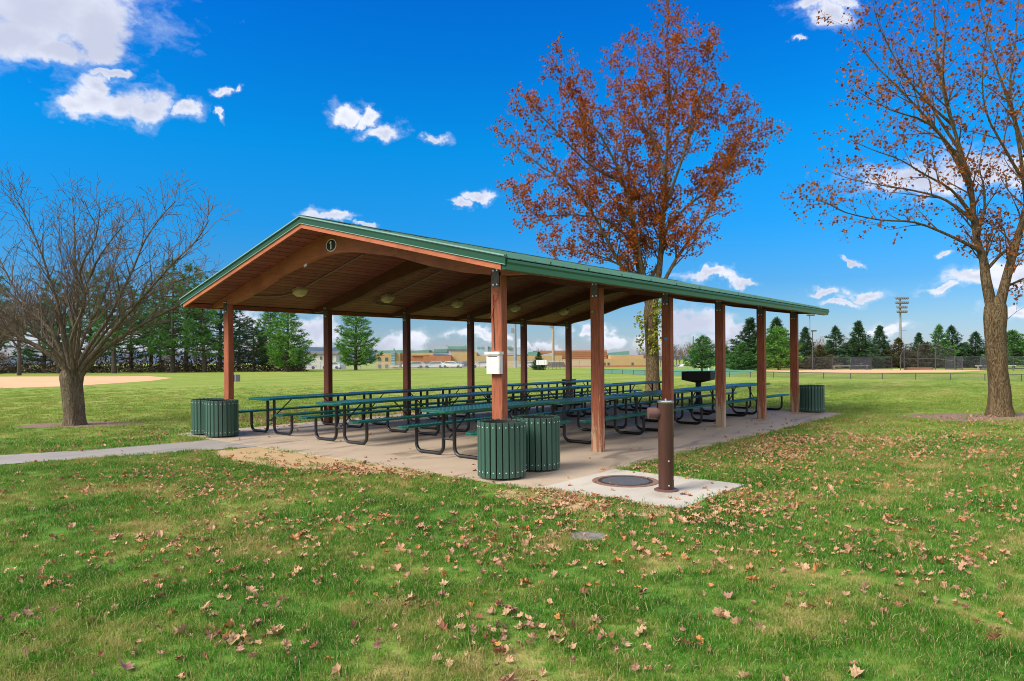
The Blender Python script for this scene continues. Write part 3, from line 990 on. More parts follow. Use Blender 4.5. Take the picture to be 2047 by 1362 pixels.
# ------------------------------------------------------------------ slatted litter bins
def make_bin():
    t = thing('litter_bin', 'x', 'litter bin', (0, 0, 0), 0, 'green slatted litter bins')
    n, r = 24, 0.315
    w = 2 * PI * r / n
    sm = MB().bevbox(-0.011, 0.011, -w / 2 + 0.0075, w / 2 - 0.0075, 0.03, 0.755, 0.004).mesh('slat', M['slat'])
    bm = MB()
    for z in (0.10, 0.69):
        bm.add([(0.0155, 0.0065 * math.cos(k * PI / 3), z + 0.0065 * math.sin(k * PI / 3)) for k in range(6)] +
               [(0.0112, 0.008 * math.cos(k * PI / 3), z + 0.008 * math.sin(k * PI / 3)) for k in range(6)],
               [tuple(range(6))] + [(k, 6 + k, 6 + (k + 1) % 6, (k + 1) % 6) for k in range(6)])
    bme = bm.mesh('screw', M['signwhite'])
    for k in range(n):
        a = 2 * PI * k / n
        sl = link('slat', sm, t, (r * math.cos(a), r * math.sin(a), 0), (0, 0, a))
        link('screw', bme, sl)
    for z in (0.075, 0.67):
        MB().lathe([(r - 0.013, z), (r - 0.013, z + 0.05), (r - 0.02, z + 0.05), (r - 0.02, z), (r - 0.013, z)], 32, close=False).build('hoop', M['black'], t)
    MB().lathe([(0.0, 0.05), (0.25, 0.05), (0.27, 0.742), (0.255, 0.742), (0.235, 0.45), (0.0, 0.42)], 24, close=False).build('liner', M['liner'], t, True)
    return t


BINS = [((-0.34, -0.33), 'green slatted litter bin in front of the corner post with the white box'),
        ((0.47, -0.30), 'green slatted litter bin behind the corner post bin, beside the fountain pad'),
        ((-0.34, 7.46), 'green slatted litter bin beside the path, front one of its pair'),
        ((-0.31, 8.15), 'green slatted litter bin half hidden behind another bin near the path'),
        ((12.90, -0.36), 'lone green slatted litter bin at the far corner of the slab')]
pb = make_bin()
for k, ((x, y), lb) in enumerate(BINS):
    if k == 0:
        o = pb
    else:
        o = pb.copy()
        COL.objects.link(o)
        for ch in pb.children:
            c2 = ch.copy()
            COL.objects.link(c2)
            c2.parent = o
            for g2 in ch.children:
                d2 = g2.copy()
                COL.objects.link(d2)
                d2.parent = c2
    o.location = (x, y, 0.012 if SLAB[0] < x < SLAB[1] else 0.01)
    o.rotation_euler = (0, 0, 0.11 + k * 0.07)
    o['label'] = lb

# ------------------------------------------------------------------ fountain, covers, grill
ft = thing('drinking_fountain', 'brown pedestal drinking fountain on the pale concrete pad', 'drinking fountain', (0.17, -2.50, 0.016))
MB().lathe([(0.145, 0), (0.145, 0.012), (0.13, 0.02), (0.0, 0.02)], 28, close=False).build('base_flange', M['bowl'], ft, True)
MB().lathe([(0.091, 0.018), (0.091, 1.045)], 28).build('pedestal', M['brown'], ft, True)
MB().lathe([(0.096, 1.046), (0.098, 1.062), (0.086, 1.074), (0.0, 1.076)], 28, close=False).build('cap', M['chrome'], ft, True)
MB().lathe([(0.012, 1.076), (0.012, 1.09), (0.004, 1.098)], 10).build('spout', M['chrome'], ft, True)
bw = MB()
bw.lathe([(0.045, 0.0), (0.066, 0.05), (0.068, 0.06), (0.068, 0.155), (0.064, 0.158)], 20)
bw.moved(Matrix.Translation((-0.649 * 0.055, 0.76 * 0.055, 0.925)) @ Matrix.Rotation(math.atan2(0.76, -0.649), 4, 'Z') @ Matrix.Rotation(PI / 2, 4, 'Y'))
bw.build('bowl', M['bowl'], ft, True)
for z, a in ((0.36, -2.3), (0.07, -2.3)):
    MB().lathe([(0.012, 0), (0.009, 0.008)], 8).moved(Matrix.Translation((0.09 * math.cos(a), 0.09 * math.sin(a), z)) @ Matrix.Rotation(a, 4, 'Z') @
                                                     Matrix.Rotation(PI / 2, 4, 'Y')).build('screw', M['bolt'], ft)
st_ = MB()
for a0, a1 in ((-1.55, -1.25),):
    st_.add([(0.0922 * math.cos(a), 0.0922 * math.sin(a), z) for z in (0.13, 0.175) for a in (a0, a0 + 0.1, a0 + 0.2, a1)],
            [(0, 1, 5, 4), (1, 2, 6, 5), (2, 3, 7, 6)])
st_.build('sticker', M['greybox'], ft)

mh = thing('manhole_cover', 'round dark manhole cover with rusty ring in the concrete pad', 'manhole cover', (0.38, -1.81, 0.0165))
MB().lathe([(0.425, 0), (0.425, 0.006), (0.352, 0.007), (0.352, 0)], 40, close=False).build('ring', M['rust'], mh)
MB().lathe([(0.347, 0), (0.347, 0.009), (0.305, 0.009), (0.305, 0.004)], 40, close=False).build('frame', M['steel'], mh)
MB().lathe([(0.302, 0), (0.302, 0.007)], 40).build('lid', M['castiron'], mh)
vc = thing('valve_cover', 'round grey valve cover sunk in the front lawn', 'valve cover', (-2.14, -2.94, 0.0))
M['cover'] = simple('weathered_cover', [(0.12, 0.105, 0.095), (0.20, 0.18, 0.165), (0.26, 0.24, 0.22)], 22, rough=0.9, bstr=0.6)
MB().lathe([(0.15, 0), (0.15, 0.02), (0.13, 0.022), (0.13, 0.017)], 28, close=False).build('frame', M['cover'], vc)
MB().lathe([(0.128, 0), (0.128, 0.019)], 28).build('lid', M['cover'], vc)

gr = thing('park_grill', 'black steel park grill on a post beyond the far end of the slab', 'grill', (13.85, 3.5, 0), R_(25 + 90 - 14))
fb = MB()
for a in ((-0.47, 0.47, -0.32, -0.31, 0.83, 1.10), (-0.47, -0.46, -0.3095, 0.31, 0.83, 1.10), (0.46, 0.47, -0.3095, 0.31, 0.83, 1.10)):
    fb.box(*a)
fb.box(-0.47, 0.47, 0.3105, 0.32, 0.83, 1.10)
fb.add([(-0.47, -0.32, 0.829), (0.47, -0.32, 0.829), (0.47, 0.32, 0.829), (-0.47, 0.32, 0.829), (-0.1, -0.09, 0.735), (0.1, -0.09, 0.735), (0.1, 0.09, 0.735),
        (-0.1, 0.09, 0.735)], [(0, 1, 5, 4), (1, 2, 6, 5), (2, 3, 7, 6), (3, 0, 4, 7), (4, 5, 6, 7)])
fb.build('firebox', M['iron'], gr)
gm = MB()
for k in range(15):
    gm.tube([(-0.42 + k * 0.06, -0.31, 1.06), (-0.42 + k * 0.06, 0.31, 1.06)], 0.007, 5)
gm.build('grate', M['iron'], gr)
MB().tube([(-0.50, -0.2, 1.02), (-0.47, -0.2, 1.02)], 0.014, 6).build('handle', M['iron'], gr)
MB().tube([(0, 0, 0.0), (0, 0, 0.74)], 0.095, 14).build('post', M['iron'], gr, True)
MB().lathe([(0.20, 0), (0.17, 0.03), (0.10, 0.14)], 14).build('base', M['iron'], gr)
g2 = thing('small_grill', 'low black grill seen beyond the tables behind the far corner post', 'grill', (*spot(1137, 24.5)[:2], 0), 0.6)
MB().box(-0.36, 0.36, -0.25, 0.25, 0.62, 0.80).build('firebox', M['iron'], g2)
MB().tube([(0, 0, 0), (0, 0, 0.62)], 0.05, 10).build('post', M['iron'], g2)
#PART2
# ------------------------------------------------------------------ trees: helpers
def np_mesh(name, verts, faces_n, nv_per, mat):
    """mesh of many equal polygons, each with its own vertices"""
    me = bpy.data.meshes.new(name)
    n = len(verts)
    nf = n // nv_per
    me.vertices.add(n)
    me.vertices.foreach_set('co', np.asarray(verts, dtype=np.float32).ravel())
    me.loops.add(n)
    me.loops.foreach_set('vertex_index', np.arange(n, dtype=np.int32))
    me.polygons.add(nf)
    me.polygons.foreach_set('loop_start', np.arange(0, n, nv_per, dtype=np.int32))
    me.materials.append(mat)
    me.update(calc_edges=True)
    return me


def leaf_quads(nr, pts, smin, smax, aspect=0.8, droop=0.0):
    """a folded leaf-sized face at every point, turned at random"""
    n = len(pts)
    P = np.asarray(pts)
    a = nr.normal(size=(n, 3))
    a[:, 2] -= droop
    a /= np.linalg.norm(a, axis=1)[:, None]
    h = nr.normal(size=(n, 3))
    b_ = np.cross(a, h)
    b_ /= np.linalg.norm(b_, axis=1)[:, None]
    c = np.cross(a, b_)
    s = nr.uniform(smin, smax, n)[:, None]
    v = np.empty((n, 4, 3))
    v[:, 0] = P
    v[:, 1] = P + a * s * 0.5 + b_ * s * aspect * 0.5 + c * s * 0.15
    v[:, 2] = P + a * s
    v[:, 3] = P + a * s * 0.5 - b_ * s * aspect * 0.5 + c * s * 0.15
    return v.reshape(-1, 3)


class Grower:
    def __init__(s, seed):
        s.r = random.Random(seed)
        s.thick, s.thin, s.tips = MB(), MB(), []

    def rvec(s):
        while True:
            v = Vector((s.r.uniform(-1, 1), s.r.uniform(-1, 1), s.r.uniform(-1, 1)))
            if 0.05 < v.length < 1:
                return v.normalized()

    def branch(s, p, d, L, r, lev, P):
        nseg = P['seg'][lev]
        pts, rs = [p.copy()], [r]
        d = d.normalized()
        for i in range(nseg):
            d = (d + s.rvec() * P['wob'][lev] + UP * P['trop'][lev]).normalized()
            p = p + d * (L / nseg)
            pts.append(p.copy())
            rs.append(max(P['rmin'], r * (1 - 0.8 * (i + 1) / nseg)))
        s.follow(pts, rs, lev, P)

    def follow(s, pts, rs, lev, P, start=None):
        big = rs[0] > P['thick']
        (s.thick if big else s.thin).tube(pts, rs, 10 if rs[0] > 0.09 else (7 if big else (4 if rs[0] > 0.012 else 3)), caps=False)
        L = sum((b_ - a).length for a, b_ in zip(pts, pts[1:]))
        if lev >= P['leaf_from']:
            k = int(L * P['leaf_per_m'])
            for _ in range(k):
                t = s.r.uniform(0.15, 1.0) * (len(pts) - 1)
                i = min(int(t), len(pts) - 2)
                q = pts[i].lerp(pts[i + 1], t - i)
                s.tips.append(q + s.rvec() * s.r.uniform(0.0, P['leaf_spread']))
        if lev + 1 >= len(P['seg']):
            return
        n = max(1, int(L * P['per_m'][lev] + s.r.random()))
        st = P['from'][lev] if start is None else start
        ang0 = s.r.uniform(0, 6.28)
        for k in range(n):
            t = st + (1 - st) * (k + s.r.random()) / n
            f = t * (len(pts) - 1)
            i = min(int(f), len(pts) - 2)
            q = pts[i].lerp(pts[i + 1], f - i)
            tan = (pts[i + 1] - pts[i]).normalized()
            rr = rs[i] + (rs[i + 1] - rs[i]) * (f - i)
            ref = UP if abs(tan.z) < 0.9 else Vector((1, 0, 0))
            u = tan.cross(ref).normalized()
            w = tan.cross(u)
            ang0 += 2.4 + s.r.uniform(-0.6, 0.6)
            side = u * math.cos(ang0) + w * math.sin(ang0)
            sp = R_(s.r.uniform(*P['angle'][lev]))
            d = tan * math.cos(sp) + side * math.sin(sp)
            d = (d + UP * P['up'][lev]).normalized()
            ll = P['len'][lev] * s.r.uniform(0.6, 1.25) * (1.15 - 0.75 * t)
            s.branch(q, d, ll, max(P['rmin'], min(rr * 0.6, P['rmax'][lev])), lev + 1, P)


def limb(base, depth0, pxs, dd, r0, r1, n_sub=3, bend=0.0):
    """limb whose course was read off the photograph, given its own distance"""
    pts = [at(x, y, depth0 + dd * (i / max(1, len(pxs) - 1)) ** 1.2) - base for i, (x, y) in enumerate(pxs)]
    out = []
    n = len(pts)
    for i in range(n - 1):
        p0, p1, p2, p3 = pts[max(i - 1, 0)], pts[i], pts[i + 1], pts[min(i + 2, n - 1)]
        for k in range(n_sub):
            t = k / n_sub
            out.append(0.5 * ((2 * p1) + (p2 - p0) * t + (2 * p0 - 5 * p1 + 4 * p2 - p3) * t * t + (3 * p1 - p0 - 3 * p2 + p3) * t ** 3))
    out.append(pts[-1])
    m_ = len(out)
    rs = [r0 + (r1 - r0) * (i / (m_ - 1)) ** 0.5 for i in range(m_)]
    return out, rs


def trunk_mesh(base, depth0, rows, sides=20, seed=1, flute=0.06):
    """trunk from rows of (left px, right px, py): a closed tapering body with root flare and fluting"""
    r = random.Random(seed)
    ph = [r.uniform(0, 6.28) for _ in range(4)]
    vs, fs = [], []
    for i, (xl, xr, y) in enumerate(rows):
        a, b_ = at(xl, y, depth0) - base, at(xr, y, depth0) - base
        c = (a + b_) / 2
        rad = (b_ - a).length / 2
        for k in range(sides):
            an = 2 * PI * k / sides
            f = 1 + flute * (math.sin(3 * an + ph[0] + 0.15 * i) * 0.6 + math.sin(5 * an + ph[1] + 0.3 * i) * 0.5) * (1.6 if i == 0 else 1)
            p = c + (RT * math.cos(an) + FW * math.sin(an)) * rad * f
            vs.append((p.x, p.y, p.z if i else p.z - 0.06))
    for i in range(len(rows) - 1):
        for k in range(sides):
            k2 = (k + 1) % sides
            fs.append((i * sides + k, i * sides + k2, (i + 1) * sides + k2, (i + 1) * sides + k))
    fs.append(tuple(range((len(rows) - 1) * sides, len(rows) * sides)))
    return vs, fs


DL, DM, DR = 17.02, 28.24, 17.63

# bare spreading tree on the left
g = Grower(3)
PB = dict(seg=[7, 6, 5, 3], wob=[.07, .10, .14, .2], trop=[.05, .05, .06, .04], rmin=0.0048, thick=0.03, leaf_from=9, leaf_per_m=0, leaf_spread=0,
          per_m=[4.6, 5.2, 5.2], angle=[(22, 58), (25, 60), (28, 65)], up=[.24, .16, .08], len=[1.25, 0.72, 0.32], rmax=[.026, .011, .005])
PB['from'] = [.12, .2, .15]
g.thick.add(*trunk_mesh(TL, DL, [(120, 176, 853), (127, 169, 845), (129, 167, 830), (127, 165, 800), (124, 162, 772), (122, 164, 755), (124, 164, 744),
                                 (134, 158, 734)], seed=2))
LIMBS = [([(143, 790), (132, 744), (98, 708), (50, 680), (0, 655), (-60, 622)], -0.6, 0.108, .03), ([(144, 790), (136, 742), (118, 695), (98, 655), (60, 622), (20, 592), (-40, 556)], 0.8, 0.101, .02),
         ([(143, 790), (140, 735), (127, 680), (118, 620), (100, 560), (80, 500), (50, 430), (30, 395)], -0.5, 0.094, .008),
         ([(144, 780), (148, 735), (148, 690), (152, 640), (155, 580), (150, 520), (149, 450), (144, 395)], 0.5, 0.094, .008),
         ([(146, 780), (150, 735), (158, 670), (165, 605), (185, 540), (215, 490), (248, 450)], -1.4, 0.086, .008),
         ([(146, 785), (156, 735), (180, 690), (215, 640), (240, 590), (265, 540), (290, 480), (325, 430), (352, 402)], 0.3, 0.094, .008),
         ([(147, 790), (160, 742), (195, 698), (235, 650), (280, 600), (320, 555), (352, 520), (392, 482), (418, 440)], -0.8, 0.101, .008),
         ([(147, 795), (164, 748), (200, 706), (250, 670), (300, 640), (350, 615), (400, 600), (448, 588)], -0.2, 0.108, .01),
         ([(146, 780), (152, 735), (160, 695), (178, 650), (205, 600), (222, 550), (236, 500), (248, 430)], 1.6, 0.079, .008),
         ([(144, 780), (144, 740), (134, 690), (128, 640), (135, 570), (120, 500), (118, 430)], 1.7, 0.079, .008),
         ([(143, 785), (136, 740), (105, 690), (70, 640), (20, 560), (-20, 480), (-50, 420)], 1.2, 0.086, .008),
         ([(146, 785), (154, 740), (190, 690), (250, 620), (310, 585), (360, 560), (405, 545)], 1.9, 0.079, .008),
         ([(144, 785), (136, 742), (95, 690), (40, 650), (-30, 600), (-110, 560)], -1.8, 0.079, .008),
         ([(145, 780), (146, 735), (142, 680), (170, 600), (160, 540), (190, 480), (200, 420)], -2.0, 0.079, .008)]
tree = thing('bare_tree', 'wide spreading leafless tree with short stout trunk on the lawn beside the path', 'tree', TL)
for px_, dd_, r0_, r1_ in LIMBS:
    pts_, rs_ = limb(TL, DL, px_, dd_, r0_, r1_)
    g.follow(pts_, rs_, 0, PB, 0.34)
g.thick.build('trunk', M['bark_bare'], tree, True)
g.thin.build('branches', M['twig'], tree)

# red maple behind the shelter
g = Grower(11)
PM = dict(seg=[5, 5, 4, 3], wob=[.08, .12, .18, .2], trop=[.05, .06, .04, .02], rmin=0.0045, thick=0.035, leaf_from=2, leaf_per_m=34, leaf_spread=0.22,
          per_m=[2.6, 3.4, 3.6], angle=[(28, 58), (30, 60), (30, 65)], up=[.22, .12, .05], len=[1.6, 0.9, 0.5], rmax=[.036, .015, .008])
PM['from'] = [.22, .15, .15]
g.thick.add(*trunk_mesh(TM, DM, [(1283, 1327, 794), (1290, 1321, 780), (1292, 1318, 750), (1291, 1317, 700), (1289, 1315, 660), (1287, 1316, 630),
                                 (1289, 1316, 612), (1293, 1314, 600), (1299, 1308, 592)], 18, 5))
LIMBS = [([(1304, 680), (1308, 600), (1318, 540), (1324, 450), (1328, 380), (1334, 280), (1338, 180), (1334, 80), (1333, 14)], 0.3, .27, .012),
         ([(1302, 670), (1298, 600), (1282, 530), (1268, 450), (1245, 360), (1200, 270), (1150, 210), (1112, 125)], -1.0, .22, .012),
         ([(1302, 660), (1292, 600), (1240, 530), (1192, 440), (1140, 370), (1085, 335), (1012, 278)], 1.0, .2, .012),
         ([(1302, 665), (1299, 598), (1276, 540), (1262, 430), (1255, 320), (1242, 220), (1226, 118)], 2.4, .21, .012),
         ([(1304, 660), (1312, 600), (1345, 530), (1378, 480), (1420, 420), (1445, 360), (1480, 300), (1525, 285)], -0.8, .16, .012),
         ([(1324, 470), (1368, 418), (1420, 376), (1460, 330), (1492, 215)], 1.6, .11, .01), ([(1327, 420), (1358, 335), (1390, 240), (1410, 160), (1418, 95)], -2.0, .11, .01),
         ([(1330, 350), (1300, 260), (1285, 170), (1275, 90)], 2.2, .10, .01), ([(1245, 365), (1180, 330), (1110, 260), (1050, 200)], -2.4, .09, .01),
         ([(1280, 520), (1230, 450), (1150, 430), (1070, 430), (1030, 385)], -2.4, .08, .01), ([(1290, 560), (1220, 520), (1150, 500), (1090, 495)], 2.6, .07, .01),
         ([(1300, 560), (1330, 480), (1300, 380), (1310, 280), (1370, 200)], 3.0, .10, .01), ([(1260, 430), (1210, 380), (1170, 300), (1180, 160)], 2.8, .08, .01),
         ([(1334, 300), (1380, 250), (1440, 230), (1500, 330)], 2.6, .07, .01), ([(1336, 220), (1360, 150), (1370, 90)], -1.8, .06, .01)]
tree = thing('red_maple', 'tall maple with dense red and rust leaves behind the shelter roof', 'tree', TM)
for px_, dd_, r0_, r1_ in LIMBS:
    pts_, rs_ = limb(TM, DM, px_, dd_, r0_ * .88, r1_ * .8)
    g.follow(pts_, rs_, 0, PM, 0.25)
g.thick.build('trunk', M['bark_maple'], tree, True)
g.thin.build('branches', M['twig_maple'], tree)
nr = np.random.default_rng(5)
tips = np.array([tuple(t) for t in g.tips])
print('maple leaves',len(tips))
if len(tips) > 80000:
    tips = tips[nr.choice(len(tips), 80000, False)]
link('crown', np_mesh('crown', leaf_quads(nr, tips, 0.055, 0.12, 0.9, 0.5), None, 4, M['leaf_red']), tree)
iv = []
for _ in range(420):
    y_ = nr.uniform(585, 705)
    p = at(1313 + nr.normal() * 6 - (6 if y_ > 660 else 0), y_, DM - 0.35 + nr.normal() * 0.15) - TM
    iv.append(tuple(p))
for _ in range(160):
    p = at(1282 + nr.normal() * 5, nr.choice([645, 680]) + nr.normal() * 9, DM - 0.3) - TM
    iv.append(tuple(p))
link('ivy', np_mesh('ivy', leaf_quads(nr, np.array(iv), 0.08, 0.15, 0.9, 0.4), None, 4, M['leaf_ivy']), tree)

# maple with thin foliage at the right edge
g = Grower(23)
PR = dict(seg=[5, 5, 4, 3], wob=[.08, .12, .18, .2], trop=[.03, .04, .02, .0], rmin=0.003, thick=0.03, leaf_from=2, leaf_per_m=13, leaf_spread=0.14,
          per_m=[2.8, 3.8, 4.4], angle=[(28, 58), (30, 60), (30, 65)], up=[.16, .08, .0], len=[1.2, 0.72, 0.36], rmax=[.026, .011, .006])
PR['from'] = [.22, .15, .15]
g.thick.add(*trunk_mesh(TR, DR, [(1966, 2031, 838), (1973, 2023, 828), (1977, 2018, 810), (1979, 2016, 780), (1976, 2010, 740), (1973, 2008, 700), (1969, 2006, 660),
                                 (1968, 2008, 635), (1970, 2008, 615), (1976, 2004, 600), (1984, 1998, 592)], 22, 9, 0.08))
LIMBS = [([(1990, 690), (1984, 625), (1971, 560), (1966, 520), (1953, 480), (1946, 430), (1940, 370), (1920, 300), (1890, 200), (1872, 100), (1862, -60)], 0.4, .205, .02),
         ([(1991, 690), (1996, 625), (2011, 560), (2030, 490), (2050, 420), (2060, 350), (2078, 250), (2090, 100), (2100, -60)], -0.6, .205, .02),
         ([(1956, 500), (1900, 472), (1830, 445), (1760, 440), (1690, 425), (1650, 405), (1612, 398)], -1.0, .07, .006),
         ([(1944, 440), (1890, 400), (1830, 382), (1760, 370), (1700, 358), (1650, 340)], 0.8, .07, .006),
         ([(1944, 430), (1902, 380), (1850, 350), (1800, 320), (1745, 300), (1700, 280)], -1.6, .065, .006),
         ([(1938, 370), (1880, 270), (1800, 180), (1740, 120), (1692, 50)], 0.5, .09, .006), ([(1928, 330), (1900, 230), (1885, 150), (1890, 60), (1900, -40)], -1.4, .08, .008),
         ([(1935, 340), (1860, 250), (1780, 220), (1710, 180)], -1.6, .07, .006), ([(2052, 410), (2030, 250), (1990, 130), (1960, 20), (1940, -60)], 0.8, .08, .008),
         ([(2056, 380), (2010, 300), (1970, 220), (1965, 120), (1985, 0)], -1.4, .07, .008), ([(1968, 545), (1998, 512), (2018, 496), (2032, 478)], 0.5, .06, .04),
         ([(1950, 470), (1966, 430), (1968, 380), (1958, 330), (1975, 260)], -0.8, .07, .008), ([(1925, 310), (1850, 190), (1830, 90), (1800, -20)], 1.7, .07, .006),
         ([(2040, 460), (2075, 400), (2110, 330), (2160, 260)], 0.6, .08, .01), ([(1905, 250), (1830, 180), (1760, 60), (1740, -30)], -0.8, .06, .006),
         ([(2008, 575), (2040, 560), (2075, 540), (2130, 470)], -0.4, .06, .01), ([(2012, 640), (2030, 625), (2050, 612)], -0.3, .012, .005),
         ([(2060, 330), (2020, 200), (2030, 80), (2040, -40)], 1.2, .08, .008)]
tree = thing('thin_leaved_maple', 'maple with forked trunk and sparse orange leaves in a mulch bed', 'tree', TR)
for px_, dd_, r0_, r1_ in LIMBS:
    pts_, rs_ = limb(TR, DR, px_, dd_, r0_ * (1 if r0_ > .15 else .8), r1_ * .8)
    g.follow(pts_, rs_, 0, PR, 0.22)
g.thick.build('trunk', M['bark_maple'], tree, True)
g.thin.build('branches', M['twig_maple'], tree)
tips = np.array([tuple(t) for t in g.tips])
print('right maple leaves',len(tips))
if len(tips) > 32000:
    tips = tips[nr.choice(len(tips), 32000, False)]
link('crown', np_mesh('crown', leaf_quads(nr, tips, 0.048, 0.10, 0.85, 0.5), None, 4, M['leaf_orange']), tree)


# ------------------------------------------------------------------ conifers
def conifer_mesh(seed, h, rbase, start, gap, droop, tipup, dens, open_=0.0, top_pow=0.85, tuft=(0.22, 0.5)):
    """trunk and boughs plus the needle sprays of one tree"""
    r = random.Random(seed)
    nrr = np.random.default_rng(seed)
    tr = MB()
    lean = Vector((r.uniform(-.03, .03) * h, r.uniform(-.03, .03) * h, 0))
    tr.tube([lean * (t * t) + UP * (h * t) for t in (0, .15, .3, .5, .7, .85, .98)], [h * .017 * k for k in (1.25, 1, .85, .65, .42, .22, .06)], 8, False)
    pts, dirs = [], []
    z = start * h
    while z < h * 0.99:
        t = (z - start * h) / (h - start * h)
        rad = rbase * (1 - t) ** top_pow * (0.75 + 0.25 * math.sin(min(1, t * 5) * PI / 2))
        nb = max(3, int((5 + 4 * (1 - t)) * (1 - open_ * 0.4)))
        a0 = r.uniform(0, 6.28)
        for k in range(nb):
            if r.random() < open_ * 0.3:
                continue
            an = a0 + 2 * PI * k / nb + r.uniform(-.35, .35)
            L = max(0.10, rad * r.uniform(0.5, 1.2))
            o = Vector((math.cos(an), math.sin(an), 0))
            base = lean * (z / h) ** 2 + UP * z
            bp = []
            for i in range(5):
                s = i / 4
                bp.append(base + o * L * s + UP * L * (droop * s + tipup * s * s))
            tr.tube(bp, [max(.012, .03 * L * (1 - .75 * i / 4)) for i in range(5)], 4, False)
            nt = max(4, int(L * dens))
            for i in range(nt):
                s = r.uniform(0.15 + 0.25 * open_, 1.0) ** 0.8
                f = s * 4
                i0 = min(int(f), 3)
                q = bp[i0].lerp(bp[i0 + 1], f - i0)
                wv = o.cross(UP) * r.gauss(0, 1) * L * 0.17 * (1.25 - s)
                q = q + wv + UP * r.gauss(0, 0.09) * (0.5 + L * 0.2)
                pts.append(tuple(q))
                d = o * 0.7 + wv.normalized() * r.uniform(0, .6) + UP * r.uniform(-0.1, 0.5)
                dirs.append(tuple(d.normalized()))
        z += gap * r.uniform(0.75, 1.25) * (1 - 0.5 * t)
    for _ in range(14):
        pts.append((lean.x, lean.y, h * r.uniform(.93, 1.0)))
        dirs.append((r.gauss(0, .4), r.gauss(0, .4), 1))
    P, Dd = np.array(pts), np.array(dirs)
    K = 7
    n = len(P)
    P = np.repeat(P, K, 0) + nrr.normal(size=(n * K, 3)) * 0.05
    Dd = np.repeat(Dd, K, 0) + nrr.normal(size=(n * K, 3)) * 0.55
    Dd /= np.linalg.norm(Dd, axis=1)[:, None]
    sd = np.cross(Dd, nrr.normal(size=(n * K, 3)))
    sd /= np.linalg.norm(sd, axis=1)[:, None]
    L = nrr.uniform(tuft[0], tuft[1], n * K)[:, None]
    w = nrr.uniform(0.035, 0.075, n * K)[:, None]
    v = np.empty((n * K, 4, 3))
    v[:, 0] = P - sd * w * 0.5
    v[:, 1] = P + sd * w * 0.5
    v[:, 2] = P + Dd * L + sd * w * 0.3
    v[:, 3] = P + Dd * L - sd * w * 0.3
    return tr, v.reshape(-1, 3)


M['bark_far'] = simple('grey_conifer_bark', [(0.045, 0.034, 0.027), (0.09, 0.07, 0.056)], 2, (4, 4, 0.5), rough=0.9)
KINDS_ = {}


def conifer_kind(key, mat, **kw):
    tr, nv = conifer_mesh(**kw)
    KINDS_[key] = (tr.mesh('trunk', M['bark_far'], True), np_mesh('crown', nv, None, 4, M[mat]), kw['h'])
    print(key, len(nv) // 2)


conifer_kind('pineA', 'needle', seed=1, h=13, rbase=4.3, start=.16, gap=.75, droop=-.02, tipup=.28, dens=8, open_=.75, top_pow=.6)
conifer_kind('pineB', 'needle', seed=2, h=13, rbase=3.9, start=.22, gap=.68, droop=.05, tipup=.25, dens=8, open_=.9, top_pow=.5)
conifer_kind('pineC', 'needle_bright', seed=3, h=10, rbase=3.1, start=.07, gap=.55, droop=.05, tipup=.30, dens=7.5, open_=.25, top_pow=.75)
conifer_kind('spruceA', 'needle_dark', seed=4, h=6, rbase=2.1, start=.03, gap=.26, droop=-.12, tipup=.22, dens=9, top_pow=1.05, tuft=(.10, .24))
conifer_kind('spruceB', 'needle_dark', seed=5, h=6, rbase=2.5, start=.03, gap=.30, droop=-.05, tipup=.32, dens=9, open_=.2, top_pow=.95, tuft=(.11, .26))
conifer_kind('pineS', 'needle_bright', seed=6, h=5, rbase=2.4, start=.10, gap=.33, droop=.05, tipup=.3, dens=10, open_=.1, top_pow=.7, tuft=(.14, .3))


def conifer(name, key, px, depth, ytop, wscale, label, group, mat=None, ybase=None):
    tm, cm, h = KINDS_[key]
    p = spot(px, depth)
    if ybase is not None:
        p.z = at(px, ybase, depth).z
    top = at(px, ytop, depth).z
    s = (top - p.z) / h
    wf = 1.1 if key in ('pineA', 'pineB', 'pineC') else 1.3
    t = thing(name, label, 'tree', p, rng.uniform(0, 6.28), group)
    t.scale = (s * wscale * wf, s * wscale * wf, s)
    link('trunk', tm, t)
    c = link('crown', cm, t)
    if mat:
        c.material_slots[0].link = 'OBJECT'
        c.material_slots[0].material = M[mat]
    return t


GL = 'white pines along the field edge'
LEFT = [(-70, 86, 520, 1.0, 'pineA'), (-20, 92, 540, 1.1, 'pineB'), (88, 90, 600, 1.15, 'pineA'), (118, 84, 560, 1.0, 'pineB'), (182, 90, 545, 1.0, 'pineA'),
        (228, 82, 540, 1.05, 'pineB'), (262, 94, 580, 1.0, 'pineA'), (302, 96, 560, 1.0, 'pineB'), (345, 84, 520, 1.0, 'pineA'), (372, 90, 530, 1.0, 'pineB'),
        (408, 84, 548, 1.0, 'pineA'), (440, 96, 560, 1.1, 'pineB'), (478, 100, 618, 1.3, 'pineA'), (508, 88, 640, 1.4, 'pineA'), (320, 88, 580, .9, 'pineB'),
        (540, 92, 600, 1.0, 'pineC'), (575, 84, 598, 1.15, 'pineC')]
ORD = ['outermost', 'second', 'third', 'fourth', 'fifth', 'sixth', 'seventh', 'eighth', 'ninth', 'tenth', 'eleventh', 'twelfth', 'thirteenth', 'fourteenth',
       'fifteenth', 'sixteenth', 'seventeenth']
for i, (px, d, yt, w, k) in enumerate(sorted(LEFT)):
    if k == 'pineC':
        lb = 'bright full white pine at the shelter end of the pine row' if px > 560 else 'full green pine second from the shelter end of the pine row'
    else:
        lb = 'tall open white pine behind the bare tree, {} from the row\'s left end'.format(ORD[i])
    conifer('white_pine', k, px, d, yt, w, lb, GL, 'needle_dark' if px in (478, 508, 440) else None)
conifer('white_pine', 'pineC', 711, 92, 592, 1.05, 'lone full white pine seen between the second and third posts on the far side', None)
GRR = 'evergreens behind the ball field'
